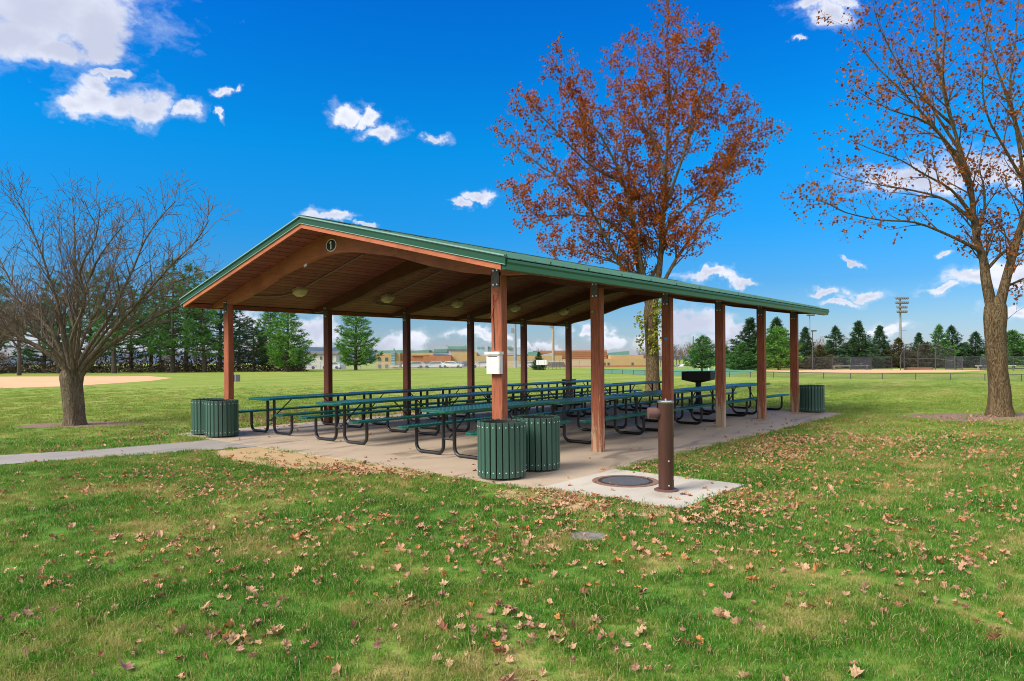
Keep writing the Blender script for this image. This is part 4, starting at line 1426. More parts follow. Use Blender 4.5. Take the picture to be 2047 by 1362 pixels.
RIGHT = [('spruce_tree', 'spruceA', 1497, 84, 637, 1.5, 'tall dark blue green conifer between the fourth and fifth near posts', 'needle_dark'),
         ('spruce_tree', 'spruceB', 1484, 76, 684, 1.7, 'rounded dull green conifer left of the fifth near post', 'needle'),
         ('pine_tree', 'pineS', 1556, 73, 655, 1.0, 'bright green bushy pine between the last two near posts', None),
         ('spruce_tree', 'spruceB', 1552, 88, 636, 1.2, 'dark spruce top rising behind the bright bushy pine', None),
         ('spruce_tree', 'spruceA', 1608, 80, 655, 1.2, 'narrow dark spruce right behind the last near post', None),
         ('cedar_tree', 'spruceB', 1640, 76, 690, 1.7, 'olive brown rounded cedar beside the tall lamp post', 'needle_brown'),
         ('spruce_tree', 'spruceB', 1672, 80, 653, 1.1, 'forked dark spruce just right of the olive brown cedar', None),
         ('spruce_tree', 'spruceA', 1717, 78, 643, 1.25, 'tallest pointed spruce in the row behind the clay diamond', 'needle_dark'),
         ('spruce_tree', 'spruceA', 1757, 82, 652, 1.25, 'slim pointed spruce left of the floodlight mast', None),
         ('cedar_tree', 'spruceB', 1797, 80, 676, 1.5, 'brownish cedar under the floodlight mast behind the backstop', 'needle_brown'),
         ('spruce_tree', 'spruceA', 1835, 90, 666, 1.2, 'small spruce tip showing above the backstop frame', None),
         ('cedar_tree', 'spruceB', 1850, 78, 686, 1.8, 'broad brownish cedar directly behind the backstop screen', 'needle_brown'),
         ('spruce_tree', 'spruceB', 1876, 78, 650, 1.0, 'green many topped spruce just right of the backstop', 'needle'),
         ('spruce_tree', 'spruceB', 1904, 80, 652, 1.1, 'dark many topped spruce second right of the backstop', None),
         ('spruce_tree', 'spruceB', 1950, 78, 664, 1.3, 'dark spruce just left of the forked maple trunk', None),
         ('pine_tree', 'pineS', 2026, 72, 662, 1.2, 'soft green pine just right of the forked maple trunk', 'needle'),
         ('spruce_tree', 'spruceA', 1775, 96, 690, 1.4, 'low spruce filling the gap left of the floodlight mast', None),
         ('spruce_tree', 'spruceB', 1735, 96, 688, 1.6, 'low spruce filling the gap between two pointed spruces', None),
         ('pine_tree', 'pineS', 1403, 70, 672, .95, 'young round pine on the turf behind the grill', 'needle'),
         ('pine_tree', 'pineS', 1446, 84, 690, 1.0, 'small dull pine partly behind the fourth near post', 'needle'),
         ('spruce_tree', 'spruceB', 1700, 100, 684, 2.0, 'low dark spruce behind the tallest pointed spruce', None),
         ('spruce_tree', 'spruceB', 1925, 98, 686, 2.0, 'low dark spruce behind the many topped spruces', None),
         ('spruce_tree', 'spruceB', 1985, 98, 680, 1.8, 'dark spruce half hidden by the forked maple trunk', None),
         ('spruce_tree', 'spruceB', 1655, 98, 690, 1.8, 'low dark spruce behind the olive brown cedar', None),
         ('spruce_tree', 'spruceB', 2075, 82, 672, 1.5, 'dark spruce cut by the right picture edge', None),
         ('spruce_tree', 'spruceA', 1077, 84, 704, 1.35, 'small dark green spruce beside the blank scoreboard', None)]
for nm, k, px, d, yt, w, lb, mt_ in RIGHT:
    conifer(nm, k, px, d, yt, w, lb, GRR, mt_)

# leafless trees of the field edge: one open brown tree and a far wood
PF = dict(seg=[5, 4, 3], wob=[.1, .15, .2], trop=[.08, .06, .04], rmin=0.012, thick=0.05, leaf_from=9, leaf_per_m=0, leaf_spread=0,
          per_m=[2.2, 3.0], angle=[(25, 50), (25, 60)], up=[.25, .15], len=[2.6, 1.3], rmax=[.05, .03])
PF['from'] = [.2, .15]


def bare_mesh(seed, h, PF):
    g = Grower(seed)
    g.thick.tube([Vector((0, 0, -.2)), Vector((.05, 0, h * .2)), Vector((0, .05, h * .4))], [h * .022, h * .018, h * .014], 8, False)
    for k in range(7):
        an = k * 0.9 + g.r.uniform(-.3, .3)
        d = Vector((math.cos(an) * .6, math.sin(an) * .6, 1)).normalized()
        g.branch(Vector((0, .04, h * g.r.uniform(.25, .42))), d, h * g.r.uniform(.45, .62), h * .010, 0, PF)
    return g


for i, (px, d, yt) in enumerate(((38, 74, 560), (-5, 80, 590))):
    p = spot(px, d)
    h = at(px, yt, d).z - p.z
    g = bare_mesh(40 + i, h, dict(PF, per_m=[2.6, 4.0], rmin=0.014))
    t = thing('leafless_tree', ['brown leafless tree with fine twigs at the edge of the clay infield',
                                'second brown leafless tree cut by the left picture edge'][i], 'tree', p)
    g.thick.build('trunk', M['bark_far'], t, True)
    g.thin.build('branches', M['twig'], t)

fw_v, fw_f = [], []
fb_ = MB()
base_trees = [bare_mesh(60 + i, 10, dict(PF, rmin=0.035, per_m=[1.3, 1.6], seg=[3, 3, 2], rmax=[.08, .05])) for i in range(3)]
rr = random.Random(4)
for i in range(88):
    u = rr.random()
    px = rr.choice([rr.uniform(1325, 1530), rr.uniform(1325, 1530), rr.uniform(1600, 1720), rr.uniform(1900, 2150), rr.uniform(930, 1330), rr.uniform(-150, 650)])
    d = rr.uniform(360, 420)
    p = spot(px, d)
    sc_ = rr.uniform(1.0, 1.75) * (1.0 if 1325 < px < 1720 else 0.85)
    if 930 < px < 1330:
        sc_ *= 0.8
    T = Matrix.Translation(p) @ Matrix.Rotation(rr.uniform(0, 6.28), 4, 'Z') @ Matrix.Diagonal((sc_, sc_, sc_, 1))
    bt = base_trees[i % 3]
    for mbx in (bt.thick, bt.thin):
        A = np.array(mbx.v) @ np.array(T)[:3, :3].T + np.array(T)[:3, 3]
        o = len(fb_.v)
        fb_.v.extend(map(tuple, A))
        fb_.f.extend([tuple(i_ + o for i_ in f) for f in mbx.f])
tag(fb_.build('far_wood', M['wood_far'], None), kind='stuff')

# undergrowth at the foot of the pines
ug = []
for _ in range(9000):
    px = nr.uniform(-140, 610)
    d = nr.uniform(84, 100)
    p = spot(px, d)
    hh = nr.exponential(0.8) * (1.6 if 400 < px < 560 else 1)
    ug.append((p.x, p.y, min(3.6, hh)))
tag(link('undergrowth', np_mesh('undergrowth', leaf_quads(nr, np.array(ug), .25, .7, .35), None, 4, M['brush'])), kind='stuff')

# ------------------------------------------------------------------ far buildings
BR = YAW - PI / 2
M['tan'] = simple('tan_block_wall', [(0.40, 0.275, 0.135), (0.45, 0.315, 0.16)], 0.3, rough=0.9)
M['brick'] = simple('orange_brick_wall', [(0.33, 0.13, 0.065), (0.38, 0.16, 0.085)], 0.3, rough=0.9)
M['teal'] = simple('teal_roof', [(0.10, 0.24, 0.20), (0.13, 0.28, 0.24)], 0.3, rough=0.5)
M['palewall'] = simple('pale_grey_wall', [(0.32, 0.35, 0.40), (0.38, 0.41, 0.46)], 0.3, rough=0.8)
M['bluewall'] = simple('pale_blue_panel', [(0.30, 0.42, 0.48), (0.36, 0.48, 0.55)], 0.3, rough=0.6)
M['glass'] = simple('dark_window_glass', [(0.05, 0.075, 0.09), (0.09, 0.12, 0.14)], 0.5, rough=0.15)
M['tealglass'] = simple('teal_tower_glass', [(0.12, 0.26, 0.30), (0.2, 0.36, 0.4)], 0.5, rough=0.15)
M['whitewall'] = simple('white_siding', [(0.48, 0.465, 0.45), (0.55, 0.535, 0.52)], 0.3, rough=0.8)
M['greyroof'] = simple('grey_shingle_roof', [(0.10, 0.10, 0.11), (0.15, 0.15, 0.16)], 0.6, rough=0.9)
M['galv'] = simple('galvanised_steel', [(0.24, 0.25, 0.26), (0.31, 0.32, 0.33)], 2, rough=0.5, metallic=0.3)
M['tanpole'] = simple('weathered_concrete_pole', [(0.30, 0.25, 0.19), (0.37, 0.31, 0.24)], 2, rough=0.8)
M['bronze'] = simple('dark_bronze_pole', [(0.05, 0.05, 0.055), (0.08, 0.08, 0.085)], 2, rough=0.6)
M['white_paint'] = simple('white_painted_metal', [(0.72, 0.72, 0.72), (0.8, 0.8, 0.8)], 2, rough=0.5)
M['lampgrey'] = simple('grey_lamp_housing', [(0.13, 0.14, 0.15), (0.18, 0.19, 0.2)], 2, rough=0.6)
M['bluepole'] = simple('blue_grey_steel_pole', [(0.20, 0.24, 0.30), (0.25, 0.29, 0.35)], 2, rough=0.5)


class Far:
    """building drawn up in its own frame: local x to the right, y away, z up, read off at a distance"""

    def __init__(s, name, label, cat, px, depth):
        s.d, s.px = depth, px
        s.o = thing(name, label, cat, spot(px, depth), BR)
        s.base = spot(px, depth)

    def X(s, px):
        return (px - s.px) / FPX * s.d

    def Z(s, py, px=None):
        return at(s.px if px is None else px, py, s.d).z - s.base.z

    def box(s, name, mat, x0, x1, yt, yb, off=0.0, th=8.0, parent=None):
        m_ = (x0 + x1) / 2
        zb = s.Z(yb, m_) if yb is not None else -1.5
        return MB().box(s.X(x0), s.X(x1), off, off + th, zb, s.Z(yt, m_)).build(name, M[mat], parent or s.o)

    def shed(s, name, mat, x0, x1, yt0, yt1, yb, off=0.0, th=8.0):
        """roof slab sloping from yt0 at x0 to yt1 at x1"""
        b_ = MB()
        z = [s.Z(yb, x0), s.Z(yb, x1), s.Z(yt0, x0), s.Z(yt1, x1)]
        X0_, X1_ = s.X(x0), s.X(x1)
        b_.add([(X0_, off, z[0]), (X1_, off, z[1]), (X1_, off, z[3]), (X0_, off, z[2]), (X0_, off + th, z[0]), (X1_, off + th, z[1]), (X1_, off + th, z[3]),
                (X0_, off + th, z[2])], [(0, 1, 2, 3), (5, 4, 7, 6), (3, 2, 6, 7), (1, 5, 6, 2), (4, 0, 3, 7), (0, 4, 5, 1)])
        return b_.build(name, M[mat], s.o)


sch = Far('school_building', 'long tan and orange brick school with teal roofs beyond the field', 'school', 960, 330)
w = sch.box('wall', 'tan', 752, 800, 706, None, 0, 30)
for x in (756, 770):
    for yt, yb in ((715, 722), (729, 736)):
        f = sch.box('window', 'glass', x, x + 5, yt, yb, -0.25, 0.2, w)
sch.shed('roof', 'teal', 750, 808, 701, 700, 705.8, 3, 20)
tw = sch.box('glass_tower', 'tealglass', 783, 790, 702, 733, -1.5, 3)
for k in range(6):
    sch.box('tower_band', 'palewall', 782.6, 790.4, 704.5 + k * 5, 705.3 + k * 5, -1.72, 0.2, tw)
sch.box('entrance_canopy', 'whitewall', 782, 800, 731, 733, -4, 2.4)
w = sch.box('wall', 'brick', 800.3, 846, 706.5, None, 1.2, 26)
w2 = sch.box('wall', 'tan', 822, 866, 705.5, 711, 0.4, 0.7)
for x0, x1, wins in ((846.3, 872, (848, 852, 856, 860)), (872.3, 902, (874.5, 879, 883.5, 888, 892.5))):
    w = sch.box('wall', 'brick', x0, x1, 712, None, -1.0 if x0 > 860 else -0.4, 24)
    for x in wins:
        sch.box('window', 'glass', x, x + 3.2, 722.5, 726, (-1.2 if x0 > 860 else -0.6), 0.15, w)
sch.box('white_door_panel', 'whitewall', 826, 841, 727, 731.5, 0.95, 0.2)
sch.shed('roof', 'teal', 806, 855, 702, 699.5, 706, 6, 20)
sch.box('wall', 'palewall', 853, 892, 692, 706, 14, 20)
sch.shed('roof', 'teal', 862, 890, 698, 697.5, 705, 12, 1.8)
sch.box('wall', 'palewall', 892.2, 950, 699, 710, 12, 20)
sch.shed('roof', 'teal', 891, 934, 692, 692, 698.6, 11, 20)
sch.box('wall', 'tan', 902.3, 952, 704.5, None, 4, 20)
sch.box('wall', 'bluewall', 950.3, 985, 691, 712, 9, 22)
for k in range(4):
    sch.box('window', 'tealglass', 952 + k * 8, 957.5 + k * 8, 692.5, 697, 8.75, 0.2)
sch.box('column', 'palewall', 968, 974, 690, 713, 7.5, 1.2)
sch.box('wall', 'palewall', 1014, 1056, 694, 706, 10, 20)
sch.shed('roof', 'teal', 1014, 1023, 692.5, 692.5, 697, 9, 0.9)
sch.box('wall', 'bluewall', 1030, 1066, 700, 708, 8, 1.9)
w = sch.box('wall', 'tan', 952.3, 1124, 711.5, None, 0, 24)
sch.shed('roof', 'teal', 1056, 1080, 704, 704, 711.2, 2, 10)
sch.shed('roof', 'palewall', 1080.3, 1106, 711, 705.5, 711.3, 2, 10)
w = sch.box('wall', 'brick', 1068, 1220, 700.5, 719, 12, 24)
for k in range(4):
    sch.box('brick_band', 'tan', 1068.3, 1219.7, 704 + k * 4, 704.5 + k * 4, 11.8, 0.15, w)
sch.shed('roof', 'teal', 1220.3, 1264, 706, 701.5, 709.5, 8, 14)
w = sch.box('wall', 'tan', 1124.3, 1294, 717.5, None, -0.3, 24)
sch.box('wall', 'tan', 1222, 1288, 710, 717.3, 2, 14)
sch.box('plinth', 'brick', 1125, 1293.7, 731, None, -0.62, 0.3)
for x in (1206, 1262, 1214):
    sch.box('window', 'glass', x, x + 4, 725, 731, -0.45, 0.12, w)
for x in (886, 925, 775, 808, 797):
    sch.box('roof_vent', 'galv', x, x + 2.2, 688.5 if x > 850 else 696, 693 if x > 850 else 702, 16, 1)

hs = Far('white_house', 'white sided building with grey roof beyond the field beside the pines', 'house', 630, 200)
w = hs.box('wall', 'whitewall', 606, 672, 708, None, 0, 12)
q = MB()
za, zb_ = hs.Z(708.0, 640), hs.Z(701.5, 640)
xa, xb = hs.X(603), hs.X(675)
q.add([(xa, -.6, za), (xb, -.6, za), (xb, 12.6, za), (xa, 12.6, za), (xa, 6, zb_), (xb, 6, zb_)],
      [(0, 1, 5, 4), (2, 3, 4, 5), (0, 4, 3), (1, 2, 5), (0, 3, 2, 1)])
q.build('roof', M['greyroof'], hs.o)
for x in (612, 619, 640, 660):
    hs.box('window', 'glass', x, x + 3.5, 713, 719, -0.2, 0.15, w)
cs = Far('concession_stand', 'small tan building with low grey roof by the sports turf', 'building', 1470, 96)
w = cs.box('wall', 'tan', 1454, 1515, 722, None, 0, 5)
q = MB()
za, zb_ = cs.Z(721.8, 1470), cs.Z(712.5, 1470)
xa, xb = cs.X(1449), cs.X(1520)
q.add([(xa, -.7, za), (xb, -.7, za), (xb, 5.7, za), (xa, 5.7, za), (xa + 1.4, 2.5, zb_), (xb - 0.6, 2.5, zb_)],
      [(0, 1, 5, 4), (2, 3, 4, 5), (0, 4, 3), (1, 2, 5), (0, 3, 2, 1)])
q.build('roof', M['greyroof'], cs.o)
cs.box('door', 'palewall', 1458, 1463, 724.5, 735, -0.12, 0.1, w)
for x in (1474, 1478.5):
    cs.box('porch_post', 'bronze', x, x + 0.8, 722.5, None, -0.5, 0.08)
shd = Far('white_shed', 'small white shed at the far edge of the clay infield', 'shed', 10, 96)
shd.box('wall', 'whitewall', -6, 17, 735, None, 0, 3)
q = MB()
za, zb_ = shd.Z(735, 10), shd.Z(731.5, 10)
q.add([(shd.X(-8), -.3, za), (shd.X(19), -.3, za), (shd.X(19), 3.3, za), (shd.X(-8), 3.3, za), (shd.X(-8), 1.5, zb_), (shd.X(19), 1.5, zb_)],
      [(0, 1, 5, 4), (2, 3, 4, 5), (0, 4, 3), (1, 2, 5), (0, 3, 2, 1)])
q.build('roof', M['greyroof'], shd.o)


# ------------------------------------------------------------------ masts, poles, signs
def mast(name, label, px, depth, ytop, r, mat, rows=0, width=0.0, ybox=None):
    p = spot(px, depth)
    t = thing(name, label, 'light pole', p, BR)
    h = at(px, ytop, depth).z - p.z
    MB().tube([(0, 0, -.3), (0, 0, h * .5), (0, 0, h)], [r * 1.3, r, r * .7], 10).build('pole', M[mat], t, True)
    for k in range(rows):
        z = h - 0.15 - k * h * 0.066
        w_ = width * (1 if k < 2 else 0.78)
        MB().box(-w_, w_, -r * 1.6, -r * 1.2, z, z + 0.09).build('crossarm', M['galv'], t)
        lm = MB()
        n = 6 if k < 2 else 5
        for i in range(n):
            x = -w_ + 2 * w_ * (i + .5) / n
            lm.lathe([(0.06, 0), (0.24, 0.12), (0.24, 0.32), (0.1, 0.5)], 8, (x, -r * 1.4 - .3, z - .35))
        lm.build('floodlights', M['lampgrey'], t)
    if ybox:
        z = at(px, ybox, depth).z - p.z
        MB().box(-r * 1.2 - 0.35, -r * 1.05, -.2, .2, z - .35, z + .35).build('control_box', M['galv'], t)
    return t


t = mast('floodlight_mast', 'tall floodlight mast with four rows of lamps above the evergreens', 1800, 120, 594, .22, 'galv', 4, 1.15)
MB().box(.25, .9, -.3, .3, 6.0, 6.06).build('platform', M['galv'], t)
mast('floodlight_pole', 'grey steel floodlight pole seen through the shelter beside the front corner post', 1030, 105, 600, .21, 'bluepole', ybox=661)
mast('floodlight_pole', 'tan floodlight pole seen through the shelter before the last far post', 1106, 110, 600, .19, 'tanpole', ybox=652)
mast('floodlight_pole', 'slim pale floodlight pole under the far end of the gutter', 1619, 130, 627, .12, 'galv', 1, .7)
t = mast('lamp_post', 'dark lamp post with a flat head in front of the olive brown cedar', 1624.5, 72, 662, .06, 'bronze')
MB().box(-.1, .38, -.15, .15, at(1624.5, 663, 72).z - spot(1624.5, 72).z, at(1624.5, 660.5, 72).z - spot(1624.5, 72).z).build('lamp_head', M['bronze'], t)
mast('utility_pole', 'dark utility pole rising above the bare wood behind the turf', 1386, 300, 672, .25, 'bronze')

sb = Far('scoreboard', 'blank white scoreboard on two legs seen through the shelter', 'scoreboard', 1082, 82)
for x in (1075, 1089.5):
    sb.box('leg', 'bronze', x, x + 1.3, 720, None, 0.05, .1)
for x0, x1 in ((1072, 1076.8), (1077.2, 1088.6), (1089, 1092.6)):
    sb.box('panel', 'white_paint', x0, x1, 720, 730, 0, .045)
bl = Far('bleacher', 'dark bleacher stand beyond the field seen through the shelter', 'bleacher', 1112, 86)
for k in range(4):
    bl.box('seat_row', 'bronze', 1098, 1131, 733 - k * 2, 734.6 - k * 2, k * .6, .4)
bl.box('back_rail', 'bronze', 1098, 1131, 725, 726.5, 2.6, .06)
for x in (1098, 1106, 1114, 1122, 1130):
    bl.box('upright', 'bronze', x, x + .7, 725, None, 2.5, .06)


def goal(label, px, depth, w, h):
    t = thing('soccer_goal', label, 'goal', spot(px, depth), BR + .5)
    for s in (-1, 1):
        MB().tube([(s * w / 2, 0, 0), (s * w / 2, 0, h)], .06, 6).build('post', M['white_paint'], t)
        MB().tube([(s * w / 2, 0, h), (s * w / 2, .9, h * .6), (s * w / 2, 1.5, 0.05)], .03, 5).build('side_frame', M['white_paint'], t)
    MB().tube([(-w / 2, 0, h), (w / 2, 0, h)], .06, 6).build('crossbar', M['white_paint'], t)


goal('white soccer goal on the turf between the third and fourth near posts', 1432, 74, 2.2, 1.25)


# ------------------------------------------------------------------ fences and backstop
def fabric(name, col, a):
    mt, N = new_mat(name)
    co = N.n('ShaderNodeNewGeometry').outputs['Position']
    nzv = N.noise(co, 14.0, 2, 0.6)
    d = N.n('ShaderNodeBsdfPrincipled', {'Base Color': (*col, 1), 'Roughness': .6})
    tr = N.n('ShaderNodeBsdfTransparent')
    mx = N.n('ShaderNodeMixShader', {0: N.mapr(nzv, .3, .7, a * .6, a * 1.4), 1: tr.outputs[0], 2: d.outputs[0]})
    N.n('ShaderNodeOutputMaterial', {0: mx.outputs[0]})
    return mt


M['link_grey'] = fabric('galvanised_chain_link', (0.5, 0.52, 0.55), .2)
M['link_dark'] = fabric('dark_chain_link', (0.035, 0.04, 0.05), .26)
M['screen_dark'] = fabric('dark_wind_screen', (0.045, 0.055, 0.08), .6)


def fence(name, label, ends, h, n, mat, pmat, r=.03, screens=()):
    pts = [spot(px, d) for px, d in ends]
    t = thing(name, label, 'fence', pts[0])
    o = pts[0]
    segs = []
    for a, b_ in zip(pts, pts[1:]):
        m_ = max(1, int(round((b_ - a).length / n)))
        segs += [a.lerp(b_, k / m_) - o for k in range(m_)]
    segs.append(pts[-1] - o)
    pm = MB().tube([(0, 0, -.1), (0, 0, h)], r, 6).mesh('post', M[pmat])
    for s in segs:
        link('post', pm, t, s)
    MB().tube([s + UP * h for s in segs], r * .8, 5).build('top_rail', M[pmat], t)
    fbm = MB()
    k = len(segs)
    fbm.add([tuple(s + UP * .02) for s in segs] + [tuple(s + UP * (h - .02)) for s in segs], [(i, i + 1, k + i + 1, k + i) for i in range(k - 1)])
    fbm.build('chain_link', M[mat], t)
    for i0, i1 in screens:
        sm = MB()
        ss = [s + FW * .04 for s in segs[i0:i1 + 1]]
        k = len(ss)
        sm.add([tuple(s + UP * .05) for s in ss] + [tuple(s + UP * (h - .05)) for s in ss], [(i, i + 1, k + i + 1, k + i) for i in range(k - 1)])
        sm.build('wind_screen', M['screen_dark'], t)
    return t


fence('chain_link_fence', 'pale chain link fence along the far edge of the field', [(560, 104), (760, 104), (1000, 100), (1200, 96)], 1.15, 3.0, 'link_grey', 'galv', .03)
fence('low_field_fence', 'low dark fence with thin posts in front of the clay diamond', [(1185, 66), (1340, 54), (1500, 50), (1700, 45), (1900, 42), (2120, 38)], .40, 1.78,
      'link_dark', 'bronze', .025)
fence('tall_field_fence', 'tall dark chain link fence behind the clay diamond', [(1560, 74), (1700, 70.5), (1783, 69.5)], 1.35, 1.9, 'link_dark', 'bronze', .028, [(4, 5)])
fence('tall_field_fence', 'tall dark chain link fence right of the backstop with wind screens', [(1890, 69), (1960, 66), (2060, 62), (2200, 58)], 1.3, 1.6, 'link_dark', 'bronze', .028,
      [(0, 1), (2, 3)])
bs = thing('backstop', 'tall dark chain link baseball backstop behind the clay diamond', 'backstop', spot(1835, 69.5), BR)
bx = lambda px: (px - 1835) / FPX * 69.5
prof = [(1783, 1.5, 1.95), (1803, 0.4, 2.55), (1835, 0, 2.55), (1865, 0.4, 2.55), (1890, 1.5, 1.95)]
for px, y, h in prof:
    MB().tube([(bx(px), -y, -.1), (bx(px), -y, h * .72), (bx(px) * .96, -y - .25, h)], .05, 6).build('post', M['bronze'], bs)
fbm = MB()
fbm.add([(bx(px), -y, 0.02) for px, y, h in prof] + [(bx(px), -y, h * .72) for px, y, h in prof] + [(bx(px) * .96, -y - .25, h) for px, y, h in prof],
        [(i, i + 1, 6 + i, 5 + i) for i in range(4)] + [(5 + i, 6 + i, 11 + i, 10 + i) for i in range(4)])
fbm.build('chain_link', M['link_dark'], bs)
MB().tube([(bx(px) * .96, -y - .25, h) for px, y, h in prof], .03, 5).build('top_rail', M['bronze'], bs)
MB().tube([(bx(px), -y, h * .45) for px, y, h in prof], .03, 5).build('middle_rail', M['bronze'], bs)
MB().box(bx(1806), bx(1862), -.32, -.28, 0.02, .26).build('kick_board', M['rust'], bs)
# players' benches by the fences
for i, (px, d, lb) in enumerate(((1700, 71.5, 'long white bench behind the clay diamond fence'), (1990, 66, 'white bench beside the forked maple trunk in the distance'))):
    t = thing('bench', lb, 'bench', spot(px, d), BR)
    MB().box(-1.9, 1.9, -.13, .13, .40, .45).build('seat', M['white_paint'], t)
    for x in (-1.7, 0, 1.7):
        MB().box(x - .03, x + .03, -.1, .1, 0, .4).build('leg', M['galv'], t)


# ------------------------------------------------------------------ parked cars
def car_proto():
    t = thing('parked_car', 'x', 'car', (0, 0, 0), 0, 'cars parked beyond the field')
    side = [(-2.2, .32), (2.15, .32), (2.22, .6), (2.1, .82), (1.15, .93), (.45, 1.42), (-1.25, 1.45), (-1.95, 1.0), (-2.25, .92)]
    b_ = MB().prism_x([(x, z) for x, z in side], -.85, .85)
    b_.v = [(y, x * (1 if z < 1.0 else .86), z) for x, y, z in b_.v]
    b_.f = [f[::-1] for f in b_.f]
    b_.build('body', M['carwhite'], t)
    for s in (-1, 1):
        wv = [(1.0, .97), (.42, 1.36), (-1.2, 1.38), (-1.75, 1.0)]
        g_ = MB()
        g_.add([(x, s * (.862 if z < 1.0 else .745), z) for x, z in wv], [(0, 1, 2, 3)])
        g_.build('window', M['glass'], t)
    g_ = MB()
    g_.add([(1.12, -.7, .975), (1.12, .7, .975), (.5, .62, 1.395), (.5, -.62, 1.395)], [(0, 1, 2, 3)])
    g_.build('windscreen', M['glass'], t)
    wm = MB().lathe([(.31, -.1), (.31, .1)], 12).moved(Matrix.Rotation(PI / 2, 4, 'X')).mesh('wheel', M['black'])
    for x in (-1.4, 1.4):
        for s in (-1, 1):
            link('wheel', wm, t, (x, s * .8, .31))
    return t


CARC = {'white': (.55, .55, .56), 'silver': (.42, .44, .46), 'dark blue': (.03, .05, .12), 'black': (.015, .015, .018), 'red': (.35, .03, .03)}
for k_, c_ in CARC.items():
    M['car' + k_] = simple(k_ + '_car_paint', [c_, tuple(x * 1.06 for x in c_)], 1, rough=.25, bstr=0.0)
CARS = [(612, 141, 'white', 'white car at the end of the lot near the white building'), (664, 141, 'silver', 'silver car behind the lone pine at the field edge'),
        (826, 140, 'white', 'white car parked below the orange brick wall with small windows'), (868, 141, 'silver', 'silver car below the orange brick school corner'),
        (905, 140, 'white', 'white car just left of the fourth far side post'), (930, 142, 'dark blue', 'dark blue car behind the fourth far side post'),
        (962, 140, 'white', 'white car beside the front corner post, beyond the field'), (985, 141, 'silver', 'silver car hidden partly by the front corner post'),
        (1058, 150, 'silver', 'silver car left of the small dark spruce'), (1342, 190, 'dark blue', 'dark blue car at the left of the lot behind the turf'),
        (1358, 192, 'silver', 'silver car in the middle of the lot behind the turf'), (1372, 190, 'white', 'white car at the right of the lot behind the turf'),
        (1690, 86, 'white', 'white car under the forked spruce behind the diamond'), (1735, 87, 'silver', 'silver car between the two pointed spruces'),
        (1765, 86, 'dark blue', 'dark blue car left of the backstop behind the fence'), (1790, 88, 'red', 'red car behind the left wing of the backstop'),
        (1636, 90, 'white', 'white car near the lamp post behind the diamond')]
pc = car_proto()
for i, (px, d, colr, lb) in enumerate(CARS):
    if i == 0:
        o = pc
    else:
        o = pc.copy()
        COL.objects.link(o)
        for ch in pc.children:
            c2 = ch.copy()
            COL.objects.link(c2)
            c2.parent = o
    p = spot(px, d)
    if px > 1600:
        p.z = at(px, 738, d).z
    elif px > 1300:
        p.z = at(px, 739, d).z
    else:
        p.z += .05
    o.location = p
    o.rotation_euler = (0, 0, BR + rng.uniform(-.5, .5) + (PI if rng.random() < .5 else 0))
    o['label'] = lb
    for ch in o.children:
        if ch.name.startswith('body'):
            ch.material_slots[0].link = 'OBJECT'
            ch.material_slots[0].material = M['car' + colr]

#PART3
# ------------------------------------------------------------------ grass
def inside(poly, x, y):
    c = np.zeros(len(x), bool)
    n = len(poly)
    for i in range(n):
        x0, y0 = poly[i]
        x1, y1 = poly[(i + 1) % n]
        cond = ((y0 > y) != (y1 > y))
        with np.errstate(divide='ignore', invalid='ignore'):
            xi = (x1 - x0) * (y - y0) / (y1 - y0 + 1e-12) + x0
        c ^= cond & (x < xi)
    return c


def hard(x, y, grow=0.0):
    e = grow
    m_ = (x > SLAB[0] - e) & (x < SLAB[1] + e) & (y > SLAB[2] - e) & (y < SLAB[3] + e)
    m_ |= (x > PADR[0] - e) & (x < PADR[1] + e) & (y > PADR[2] - e) & (y < PADR[3] + e)
    m_ |= inside(PATH, x, y)
    m_ |= (np.hypot(x + 2.14, y + 2.94) < .155)
    return m_


def soft(x, y):
    """bare ground, where grass is thin"""
    m_ = inside(DIRT, x, y)
    for c, a, b_, an in ((TL, 1.5, .8, -.8), (TR, 2.9, 1.35, -.95)):
        dx, dy = x - c.x, y - c.y
        u = dx * math.cos(an) + dy * math.sin(an)
        v = -dx * math.sin(an) + dy * math.cos(an)
        m_ |= (u / a) ** 2 + (v / b_) ** 2 < .9
    m_ |= np.hypot(x - TM.x, y - TM.y) < 1.0
    return m_


nr = np.random.default_rng(17)


def lawn_points(f0, f1, dens, fade=False):
    n = int(dens * 1.25 * (f1 * f1 - f0 * f0))
    f = np.sqrt(nr.uniform(f0 * f0, f1 * f1, n))
    r = nr.uniform(-1.25, 1.25, n) * f
    x = CAM.x + FW.x * f + RT.x * r
    y = CAM.y + FW.y * f + RT.y * r
    keep = ~hard(x, y, 0.005)
    keep &= ~(soft(x, y) & (nr.random(n) < .93))
    if fade:
        keep &= nr.random(n) < np.clip((f1 - f) / (f1 - f0), 0, 1) ** 1.3
    return x[keep], y[keep]


